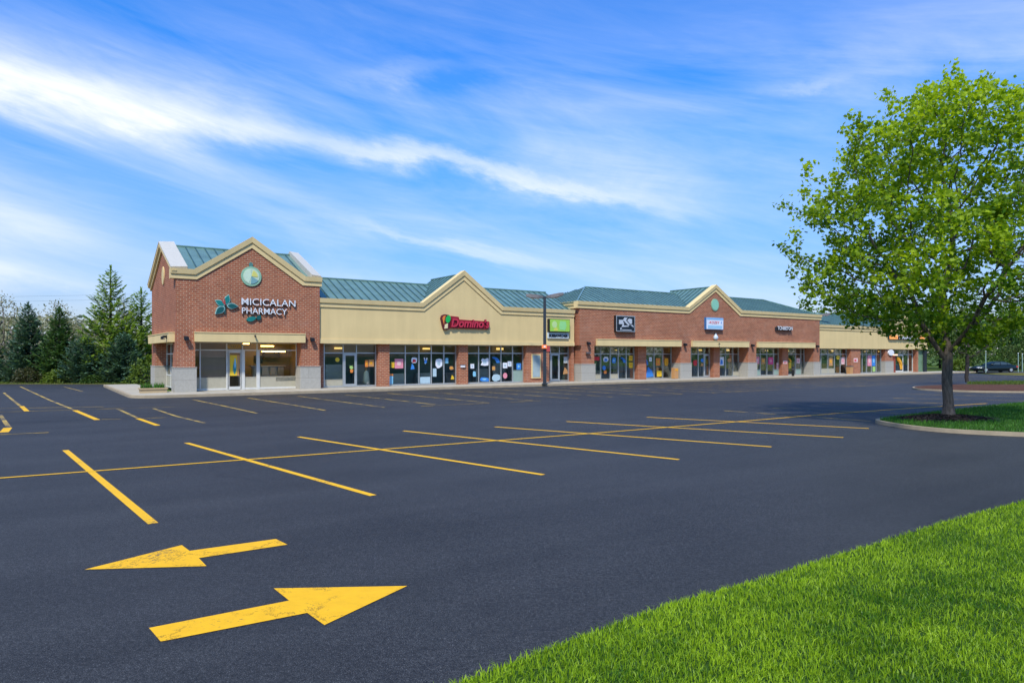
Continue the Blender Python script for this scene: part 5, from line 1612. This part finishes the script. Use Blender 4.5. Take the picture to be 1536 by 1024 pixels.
M['spruce'] = leaf_mat('blue_spruce_needles', (0.03, 0.08, 0.052), (0.145, 0.25, 0.16), 0.25)
M['spruce2'] = leaf_mat('dark_spruce_needles', (0.026, 0.08, 0.028), (0.14, 0.25, 0.08), 0.25)
M['larch'] = leaf_mat('light_fir_needles', (0.07, 0.16, 0.03), (0.36, 0.50, 0.10), 0.4)


conifer('spruce_tree', (-40.1, 58.0, 0), 6.5, 2.25, 'dark blue-green spruce, left one of the two pointed spruces by the lot', M['spruce'], 1, group='pointed spruces by the lot')
conifer('spruce_tree', (-37.2, 57.5, 0), 6.1, 2.15, 'dark green spruce, right one of the two pointed spruces by the lot', M['spruce2'], 2, group='pointed spruces by the lot')
conifer('fir_tree', (-33.6, 58.6, 0), 9.6, 3.1, 'tall light green open fir tree, tallest beside the brick corner building', M['larch'], 3, droop=0.12, layers=24, gap=0.18, power=0.75, dens=0.85, card=0.46)
conifer('fir_tree', (-31.2, 58.9, 0), 7.8, 2.5, 'light green fir tree close to the brick corner, shorter than its neighbour', M['larch'], 4, droop=0.12, layers=22, gap=0.16, power=0.7, dens=0.85)
conifer('spruce_tree', (-34.4, 56.3, 0), 3.6, 2.0, 'low dark blue spruce in front of the tall light green fir', M['spruce'], 6, group='low dark spruces under the firs', power=0.6, layers=18)
conifer('spruce_tree', (-31.3, 56.5, 0), 3.9, 1.9, 'low dark blue spruce nearest to the brick corner building', M['spruce'], 7, group='low dark spruces under the firs', power=0.6, layers=18)
conifer('spruce_tree', (-45.0, 59.5, 0), 5.2, 2.0, 'dark spruce at the left edge behind the bare tree', M['spruce2'], 8, power=0.8)
conifer('spruce_tree', (-29.0, 62, 0), 6.0, 2.3, 'dark green spruce half hidden by the brick corner building', M['spruce2'], 9, power=0.8)
bare_tree('bare_tree', (-43.2, 57.4, 0), 6.4, 2.3, 190, 'bare grey tree with thin twigs at the left edge of the lot', M['bark2'], 12, z0=0.25, leaves=260, leafmat=M['palebud'])
for k, (x, y, h, lab) in enumerate(((-52, 80, 8.5, 'pale bare tree behind the left spruce'), (-47.5, 82, 8.0, 'pale bare tree seen between the two pointed spruces'), (-44.0, 79, 8.6, 'pale bare tree between the dark spruce and the tall fir'), (-56.5, 78, 9.0, 'pale bare tree at far left behind the lot'))):
    bare_tree('bare_tree', (x, y, 0), h, 3.0, 150, lab, M['barkpale'], 30 + k, 'pale bare trees behind the spruces', 0.2, 1500, M['palebud'], step=0.4, tip=0.02, lz=0.35)


def bush(name, loc, sx, sy, sz, lab, mat, seed, n_=900, group=None, size=(0.12, 0.26)):
    r = empty(name, loc, rnd.uniform(0, 3), label=lab, cat='bush', group=group)
    g = np.random.default_rng(seed)
    d = g.normal(size=(n_, 3)); d /= np.linalg.norm(d, axis=1)[:, None]
    d[:, 2] = np.abs(d[:, 2])
    lump = np.array([1 + 0.35 * noise.noise(Vector(v) * 1.8 + Vector((seed, 0, 0))) for v in d.tolist()])
    k = g.uniform(0.55, 1.0, n_) ** 0.6
    c_ = d * (lump * k)[:, None] * np.array([sx, sy, sz])
    cards('foliage', c_, rand_rot(n_, 0.3, g), g.uniform(*size, n_), OVAL_V, OVAL_F, mat, r, g.uniform(0, 1, n_) * 0.7 + lump * 0.2)
    mb = MB()
    for i in range(5):
        a = i * 1.26; mb.tube([(0, 0, -0.05), (sx * .4 * math.cos(a), sy * .4 * math.sin(a), sz * .6)], [0.03, 0.012], 5)
    mb.build('stem', M['bark2'], r)
    return r


M['bushgreen'] = leaf_mat('bush_leaves', (0.022, 0.055, 0.012), (0.085, 0.15, 0.03))
M['bushlime'] = leaf_mat('lime_bush_leaves', (0.06, 0.11, 0.012), (0.17, 0.23, 0.03))
M['bushrust'] = leaf_mat('rust_bush_leaves', (0.03, 0.04, 0.015), (0.10, 0.10, 0.04))
for k, (x, y, sx, sz, mt, lab) in enumerate(((-42.3, 55.6, 1.0, 0.8, 'bushgreen', 'low green bush under the left pointed spruce'), (-38.6, 55.8, 1.2, 1.3, 'bushrust', 'olive-brown bush between the two pointed spruces'), (-36.0, 55.4, 1.1, 1.1, 'bushlime', 'lime green bush left of the low blue spruces'),
                                             (-32.9, 54.9, 0.9, 0.7, 'bushgreen', 'small green bush between the low blue spruces'), (-28.4, 54.5, 1.6, 1.9, 'bushlime', 'bright green bush beside the wall of the brick corner building'), (-44.8, 55.9, 1.0, 0.7, 'bushgreen', 'low green bush beside the bare tree'))):
    bush('bush', (x, y, 0.02), sx, sx, sz, lab, M[mt], 50 + k)

# ---- the wood on the right and the far tree lines
def leafy_tree(name, loc, h, rc, lab, mat, seed, group, n_=2600, trunk_h=0.3, size=(0.28, 0.55)):
    r = empty(name, loc, 0, label=lab, cat='tree', group=group)
    g = np.random.default_rng(seed); q = random.Random(seed)
    blobs = [(q.gauss(0, rc * 0.42), q.gauss(0, rc * 0.42), h * q.uniform(trunk_h, 0.9), rc * q.uniform(0.34, 0.6)) for _ in range(15)]
    c_, v_ = [], []
    for bx, by, bz, br in blobs:
        m_ = n_ // 15
        d = g.normal(size=(m_, 3)); d /= np.linalg.norm(d, axis=1)[:, None]
        c_.append(d * (br * g.uniform(0.45, 1.0, m_) ** 0.5)[:, None] * np.array([1, 1, 0.8]) + np.array([bx, by, bz]))
        v_.append(np.full(m_, q.uniform(0.1, 0.7)) + g.normal(0, .16, m_))
    c_ = np.concatenate(c_); v_ = np.concatenate(v_)
    mb = MB(); mb.tube([(0, 0, -0.1), (q.gauss(0, .1), 0, h * 0.35), (q.gauss(0, .3), q.gauss(0, .3), h * 0.8)], [0.02 * h, 0.014 * h, 0.004 * h], 8)
    for b_ in blobs[:8]:
        mb.tube([(0, 0, h * q.uniform(0.25, 0.5)), (b_[0] * .6, b_[1] * .6, b_[2] * .85), (b_[0], b_[1], b_[2])], [0.008 * h, 0.005 * h, 0.02], 5)
    mb.build('trunk', M['bark2'], r, smooth=True)
    cards('crown', c_, rand_rot(len(c_), 0.25, g), g.uniform(*size, len(c_)), OVAL_V, OVAL_F, mat, r, v_)
    return r


def copy_tree(src, loc, rz, sc, **kw):
    o = src.copy(); COL.objects.link(o)
    o.location = loc; o.rotation_euler = (0, 0, rz); o.scale = (sc, sc, sc)
    tag(o, **kw)
    for ch in src.children:
        c_ = ch.copy(); COL.objects.link(c_); c_.parent = o
    return o


M['woodleaf'] = leaf_mat('wood_leaves', (0.045, 0.105, 0.028), (0.18, 0.30, 0.06), 0.38)
M['woodpale'] = leaf_mat('pale_wood_leaves', (0.07, 0.115, 0.035), (0.20, 0.26, 0.08), 0.35)
GW = 'leafy trees of the wood beyond the lot'
LD = 'dense green tree of the wood behind the dark car'
LP = 'pale yellow-green loose tree of the wood behind the dark car'
SA = leafy_tree('woodland_tree', (62, 110, 0), 11, 4.0, LD, M['woodleaf'], 71, GW, trunk_h=0.16)
SB = leafy_tree('woodland_tree', (72, 112, 0), 12, 4.4, LD, M['woodleaf'], 72, GW, trunk_h=0.14)
SP = leafy_tree('pale_woodland_tree', (66, 103, 0), 7.0, 3.2, LP, M['woodpale'], 73, GW, n_=1700, trunk_h=0.2)
for k, (x, y, src) in enumerate(((55.5, 108, SB), (59, 118, SA), (67, 116, SB), (77, 108, SA), (82, 113, SB), (88, 110, SA), (95, 114, SB), (102, 112, SA), (74, 121, SB), (86, 122, SA), (52, 119, SA), (110, 116, SB), (118, 112, SA))):
    copy_tree(src, (x, y, 0), rnd.uniform(0, 6.28), rnd.uniform(0.85, 1.15), label=LD, cat='tree', group=GW)
for x, y, s_ in ((58.5, 104, 0.8), (77.0, 104.5, 0.75), (84, 104, 0.9), (92, 105, 0.8)):
    copy_tree(SP, (x, y, 0), rnd.uniform(0, 6.28), s_, label=LP, cat='tree', group=GW)
for k, (x, y, s_, lab) in enumerate(((52.5, 101, 1.0, 'low dark bush at the end of the shop row'), (70.8, 101.5, 0.9, 'low bush behind the nose of the dark car'), (80, 101, 1.1, 'low bush behind the tail of the dark car'), (64.5, 101, 0.9, 'yellow-green low bush right of the young tree'))):
    bush('bush', (x, y, 0), 2.2 * s_, 1.6 * s_, 1.9 * s_, lab, M['bushgreen' if k != 3 else 'bushlime'], 80 + k, 900, size=(0.2, 0.42))


def far_wood(name, pts, h, mat, seed, n_):
    g = np.random.default_rng(seed)
    i = g.integers(0, len(pts) - 1, n_); f = g.uniform(0, 1, n_)
    P_ = np.array(pts)
    c_ = P_[i] + (P_[i + 1] - P_[i]) * f[:, None]
    hh = np.array([h * (0.62 + 0.55 * noise.noise(Vector((x * 0.06, y * 0.06, seed)))) + 1.5 for x, y in c_.tolist()])
    z = hh * g.uniform(0, 1, n_) ** 0.75
    xyz = np.stack([c_[:, 0] + g.normal(0, 3, n_), c_[:, 1] + g.normal(0, 4, n_), z], axis=1)
    o = cards(name, xyz, rand_rot(n_, 0.2, g), g.uniform(0.7, 1.6, n_), OVAL_V, OVAL_F, mat, None, g.uniform(0, 1, n_))
    o['kind'] = 'stuff'
    return o


far_wood('distant_woods', [(40, 150), (90, 150), (150, 140), (220, 90), (240, 0), (220, -80)], 15, M['woodleaf'], 4, 26000)
M['hazewood'] = leaf_mat('spring_wood_twigs', (0.22, 0.225, 0.15), (0.36, 0.36, 0.25), 0.3)
far_wood('distant_woods', [(-10, 160), (-60, 150), (-110, 140), (-170, 110), (-200, 40), (-190, -60)], 9, M['hazewood'], 9, 26000)

# ---------------------------------------------------------------- grass
def blades(name, pts, mat, hmin, hmax, wid, rng, tilt=0.45, zfun=None, tone=None):
    n_ = len(pts)
    a = rng.uniform(0, 2 * np.pi, n_); b = rng.uniform(0, 2 * np.pi, n_)
    h = rng.uniform(hmin, hmax, n_); w_ = wid * rng.uniform(0.7, 1.3, n_)
    lean = np.abs(rng.normal(0, tilt, n_)) * h
    side_ = np.stack([np.cos(a), np.sin(a), np.zeros(n_)], 1) * (w_ / 2)[:, None]
    ld = np.stack([np.cos(b), np.sin(b), np.zeros(n_)], 1)
    base = np.stack([pts[:, 0], pts[:, 1], zfun(pts) if zfun else np.zeros(n_)], 1)
    mid = base + ld * (lean * 0.3)[:, None]; mid[:, 2] += h * 0.58
    top = base + ld * lean[:, None]; top[:, 2] += h * (1 - 0.25 * np.minimum(1, lean / h) ** 2)
    V = np.stack([base - side_, base + side_, mid + side_ * 0.8, mid - side_ * 0.8, top], 1).reshape(-1, 3)
    o_ = (np.arange(n_) * 5)[:, None, None]
    T = (o_ + np.array([(0, 1, 2), (0, 2, 3), (3, 2, 4)])[None]).reshape(-1, 3)
    v = rng.uniform(0, 1, n_) if tone is None else np.clip(tone + rng.normal(0, .22, n_), 0, 1)
    o = raw_mesh(name, V, T, mat, None, np.repeat(v, 3))
    o['kind'] = 'stuff'
    return o


LAWN = [(-6, -3.0), (-3.0, 1.8), (-1.45, 3.58), (-0.38, 4.65), (0.43, 5.36), (1.37, 6.14), (2.43, 6.84), (4.05, 8.01), (5.69, 9.2), (7.75, 10.55), (10.5, 12.2), (14, 14.0), (19, 15.4), (30, 15.5), (30, -12), (-6, -12)]


def lawn_h(p):
    """The lawn rises a little away from its edge."""
    d = np.full(len(p), 1e9)
    for (x0, y0), (x1, y1) in zip(LAWN[:13], LAWN[1:14]):
        ax, ay = x1 - x0, y1 - y0
        t_ = np.clip(((p[:, 0] - x0) * ax + (p[:, 1] - y0) * ay) / (ax * ax + ay * ay), 0, 1)
        d = np.minimum(d, np.hypot(p[:, 0] - x0 - t_ * ax, p[:, 1] - y0 - t_ * ay))
    return 0.015 + 0.10 * (1 - np.exp(-d / 1.2))


def in_poly(poly, p):
    c = np.zeros(len(p), bool)
    n_ = len(poly)
    for i in range(n_):
        x1, y1 = poly[i]; x2, y2 = poly[i - 1]
        if y1 == y2: continue
        c ^= ((y1 > p[:, 1]) != (y2 > p[:, 1])) & (p[:, 0] < (x2 - x1) * (p[:, 1] - y1) / (y2 - y1) + x1)
    return c


# ground of the lawn: a fine grid cut to the outline
bm = bmesh.new()
gx, gy = np.meshgrid(np.arange(-6, 30.1, 0.5), np.arange(-12, 15.6, 0.5))
mb = MB(); mb.add([(x, y, 0.0) for x, y in LAWN], [list(range(len(LAWN)))])
lawn = mb.build('lawn', M['lawnsoil']); lawn['kind'] = 'structure'
bm.from_mesh(lawn.data)
bmesh.ops.triangulate(bm, faces=bm.faces[:])
for _ in range(4):
    bmesh.ops.subdivide_edges(bm, edges=[e for e in bm.edges if e.calc_length() > 0.7], cuts=1, use_grid_fill=False)
    bmesh.ops.triangulate(bm, faces=bm.faces[:])
P_ = np.array([v.co[:2] for v in bm.verts])
for v, z in zip(bm.verts, lawn_h(P_)): v.co.z = z
bmesh.ops.recalc_face_normals(bm, faces=bm.faces[:])
for f in bm.faces:
    f.smooth = True
    if f.normal.z < 0: f.normal_flip()
bm.to_mesh(lawn.data); bm.free()

g = np.random.default_rng(5)


def scatter(n_, x0, x1, y0, y1, poly):
    p = np.stack([g.uniform(x0, x1, n_), g.uniform(y0, y1, n_)], 1)
    return p[in_poly(poly, p)]


M['grass'] = leaf_mat('lawn_grass', (0.04, 0.135, 0.006), (0.34, 0.50, 0.018), 0.35, 0.45, (1.2, 1.2, 0.5))
M['grass2'] = leaf_mat('island_grass', (0.03, 0.11, 0.012), (0.085, 0.22, 0.024), 0.3, 0.5, (1.1, 1.2, 0.5))
near = [(-2.2, 3.0), (-0.6, 4.3), (1.2, 5.9), (4, 7.9), (8.6, 11.0), (9.2, 9.5), (5.0, 4.3), (2, 3.6), (-1, 2.6)]
pA = scatter(520000, -3, 10, 2, 12, LAWN)
pA = pA[in_poly([(-3, 2.2), (-3, 6), (10, 13), (10, 8.5), (5.2, 4.0), (1.0, 3.4)], pA)]
dA = np.hypot(pA[:, 0], pA[:, 1])
keep = g.uniform(0, 1, len(pA)) < np.clip(5.2 / dA, 0.45, 1.0)
pA = pA[keep]
tn = np.array([0.52 + 0.36 * noise.noise(Vector((x * 0.9, y * 0.9, 1.0))) + 0.45 * noise.noise(Vector((x * 3.1, y * 3.1, 4.0))) for x, y in pA.tolist()])
tn += 0.32 * np.exp(-(lawn_h(pA) - 0.015) / 0.04)   # sparser, yellower turf along the edge
print('near blades', len(pA))
blades('grass', pA, M['grass'], 0.025, 0.064, 0.0068, g, 0.8, lawn_h, tn)
pB = scatter(90000, -6, 30, -6, 15.5, LAWN)
pB = pB[~in_poly([(-3, 2.2), (-3, 6), (10, 13), (10, 8.5), (5.2, 4.0), (1.0, 3.4)], pB)]
blades('grass', pB, M['grass'], 0.05, 0.10, 0.012, g, 0.5, lawn_h)


def mound_h(poly, c_, z0, hgt):
    ang = np.array([math.atan2(y - c_[1], x - c_[0]) for x, y in poly]); rr = np.array([math.hypot(x - c_[0], y - c_[1]) for x, y in poly])
    o_ = np.argsort(ang); ang, rr = ang[o_], rr[o_]

    def fn(p):
        a = np.arctan2(p[:, 1] - c_[1], p[:, 0] - c_[0]); r_ = np.hypot(p[:, 0] - c_[0], p[:, 1] - c_[1])
        f = np.clip(1 - r_ / np.interp(a, ang, rr, period=2 * np.pi), 0, 1)
        return z0 + hgt * np.sin(f * np.pi / 2) - 0.01
    return fn


ci = (sum(p[0] for p in isl_in) / len(isl_in), sum(p[1] for p in isl_in) / len(isl_in))
pC = scatter(110000, 11, 29, 16, 33, isl_in)
kk = ((pC[:, 0] - TREE[0]) / 1.55) ** 2 + ((pC[:, 1] - TREE[1]) / 1.08) ** 2
pC = pC[kk > 1]
blades('grass', pC, M['grass2'], 0.06, 0.13, 0.016, g, 0.5, mound_h(isl_in, ci, 0.11, 0.12))
pD = scatter(16000, 30, 46, 45, 53, [(31, 47.8), (34, 46.6), (38, 46.2), (43, 47.5), (45, 50), (42, 52.0), (36, 51.2), (32.5, 49.8)])
blades('grass', pD, M['youngleaf'], 0.10, 0.2, 0.035, g, 0.5, lambda p: np.full(len(p), 0.25))
pE = scatter(30000, -60, -20, 46, 60, [f2(-2.3, 14.2), f2(1.0, 14.2), f2(1.0, 17), (-40, 58), (-60, 59), (-60, 54.6), (-28.6, 53.4)])
blades('grass', pE, M['youngleaf'], 0.06, 0.16, 0.04, g, 0.5)
# wood chips on the mulch ring
pM = scatter(9000, 12, 16.5, 21, 24.2, ring)
km = np.clip(1 - np.hypot((pM[:, 0] - TREE[0]) / 1.62, (pM[:, 1] - TREE[1]) / 1.15), 0, 1)
cM = np.stack([pM[:, 0], pM[:, 1], 0.135 + 0.17 * np.sin(km * np.pi / 2) + 0.008], 1)
M['chip'] = leaf_mat('mulch_chips', (0.010, 0.008, 0.007), (0.075, 0.055, 0.045), 0.0, 0.9)
o = cards('mulch', cM, rand_rot(len(cM), 0.8), g.uniform(0.04, 0.11, len(cM)), OVAL_V * np.array([.6, 1, 1]), OVAL_F, M['chip'], None, g.uniform(0, 1, len(cM)) ** 1.6)
o['kind'] = 'stuff'

# ---------------------------------------------------------------- dark sedan on the far drive
car = empty('parked_car', (63.4, 92.2, -0.01), R(4), label='dark green-black sedan seen from the side beyond the lot', cat='car')
M['carpaint'] = plain('dark_green_car_paint', (0.012, 0.022, 0.022), 0.22, 0.4, var=0.05, spec=0.6)
M['carglass'] = plain('car_glass', (0.03, 0.05, 0.055), 0.08, spec=0.7, var=0.05)
M['tyre'] = plain('tyre_rubber', (0.012, 0.012, 0.013), 0.85)
st = [(-2.75, 0.62, 0.38, 0.62), (-2.62, 0.82, 0.26, 0.72), (-1.7, 0.93, 0.20, 0.84), (-0.9, 0.95, 0.19, 0.93), (0.6, 0.95, 0.19, 0.98), (1.8, 0.94, 0.20, 0.99), (2.55, 0.86, 0.28, 0.94), (2.75, 0.72, 0.42, 0.80)]
rings = [[(x, -w_, z0), (x, -w_ * 1.02, (z0 + z1) * .5), (x, -w_ * .93, z1 - 0.03), (x, -w_ * .7, z1), (x, w_ * .7, z1), (x, w_ * .93, z1 - 0.03), (x, w_ * 1.02, (z0 + z1) * .5), (x, w_, z0)] for x, w_, z0, z1 in st]
mb = MB(); mb.loft(rings); mb.build('body', M['carpaint'], car, smooth=True)
st = [(-1.15, 0.78, 0.90, 0.95), (-0.35, 0.72, 0.92, 1.36), (0.2, 0.70, 0.94, 1.44), (0.9, 0.70, 0.95, 1.43), (1.5, 0.72, 0.96, 1.28), (2.15, 0.76, 0.96, 1.0)]
mb = MB(); mb.loft([[(x, -w_ * 1.15, z0), (x, -w_, z1 - 0.04), (x, -w_ * .8, z1), (x, w_ * .8, z1), (x, w_, z1 - 0.04), (x, w_ * 1.15, z0)] for x, w_, z0, z1 in st]); cb = mb.build('cabin', M['carpaint'], car, smooth=True)
for sy in (-1, 1):
    for poly in ([(-0.85, 1.0), (0.28, 1.0), (0.28, 1.36), (-0.28, 1.3)], [(0.36, 1.0), (1.25, 1.01), (1.2, 1.32), (0.36, 1.37)], [(1.32, 1.02), (1.8, 1.03), (1.45, 1.24), (1.3, 1.29)]):
        mb = MB()
        y_ = lambda z: sy * (0.83 - 0.10 * (z - 0.95) / 0.42 + 0.012)
        n_ = len(poly)
        mb.add([(x, y_(z), z) for x, z in poly] + [(x, y_(z) - sy * 0.03, z) for x, z in poly], [list(range(n_)), list(range(n_, 2 * n_))] + [[i, (i + 1) % n_, n_ + (i + 1) % n_, n_ + i] for i in range(n_)])
        mb.build('side_window', M['carglass'], car)
for x in (-1.75, 1.7):
    for sy in (-1, 1):
        mb = MB(); mb.tube([(x, sy * 0.80, 0.33), (x, sy * 0.965, 0.33)], [0.33, 0.33], 24); wh = mb.build('wheel', M['tyre'], car)
        mb = MB(); mb.tube([(x, sy * 0.9, 0.33), (x, sy * 0.972, 0.33)], [0.21, 0.19], 16); mb.build('rim', M['alu'], wh)
for sy in (-1, 1):
    mb = MB(); mb.box(-2.74, -2.5, min(sy * .5, sy * .8), max(sy * .5, sy * .8), 0.56, 0.70); mb.build('headlight', M['white'], car, bevel=0.02)
    mb = MB(); mb.box(2.5, 2.76, min(sy * .5, sy * .86), max(sy * .5, sy * .86), 0.66, 0.82); mb.build('tail_light', P['red'], car, bevel=0.02)
# slim posts by the drive
for x, y, h, lab in ((60.1, 88.8, 2.7, 'slim pale post standing before the nose of the dark car'), (68.2, 94.3, 2.5, 'left one of the two pale posts right of the dark car'), (68.75, 94.3, 2.4, 'right one of the two pale posts right of the dark car')):
    r = empty('marker_post', (x, y, 0), 0, label=lab, cat='post', group='pale posts by the drive')
    mb = MB(); mb.tube([(0, 0, -0.05), (0, 0, h)], [0.055, 0.05], 8); mb.build('shaft', M['kickg'], r)
    mb = MB(); mb.tube([(0, 0, h), (0, 0, h + 0.05)], [0.085, 0.05], 8); mb.build('cap', M['white'], r)
# pale parked vans and boxes glimpsed under the spruces
for x, y, lab in ((-43.0, 63.5, 'white utility box under the left spruce'), (-36.2, 62.5, 'white utility box under the tall light green fir')):
    r = empty('utility_box', (x, y, 0), 0.2, label=lab, cat='utility box')
    mb = MB(); mb.box(-0.5, 0.5, -0.4, 0.4, 0, 0.8); mb.build('cabinet', M['white'], r, bevel=0.03)
    mb = MB(); mb.box(-0.52, 0.52, -0.42, 0.42, 0.8, 0.86); mb.build('lid', M['aluw'], r)
# overhead wires at the left, strung between poles that stand out of the picture and behind the firs
for z0, lab in ((10.0, 'upper thin dark overhead wire above the spruces'), (9.4, 'lower thin dark overhead wire above the spruces')):
    mb = MB()
    pts = [(-120 + 3.2 * k, 92 - 0.3 * k, z0 - 0.55 * math.sin(math.pi * k / 30)) for k in range(31)]
    mb.tube(pts, [0.008] * 31, 5)
    o = mb.build('overhead_wire', M['black'])
    tag(o, lab, 'wire', 'overhead wires')
for x, y in ((-120, 92), (-24, 83)):
    r = empty('utility_pole', (x, y, 0), 0, label='brown wooden utility pole carrying the wires at the left' if x < -100 else 'brown wooden utility pole behind the brick corner building', cat='utility pole')
    mb = MB(); mb.tube([(0, 0, -0.1), (0, 0, 10.6)], [0.16, 0.11], 10); mb.build('shaft', M['bark2'], r)
    mb = MB(); mb.box(-0.06, 0.06, -0.9, 0.9, 9.95, 10.08); mb.build('cross_arm', M['bark2'], r)
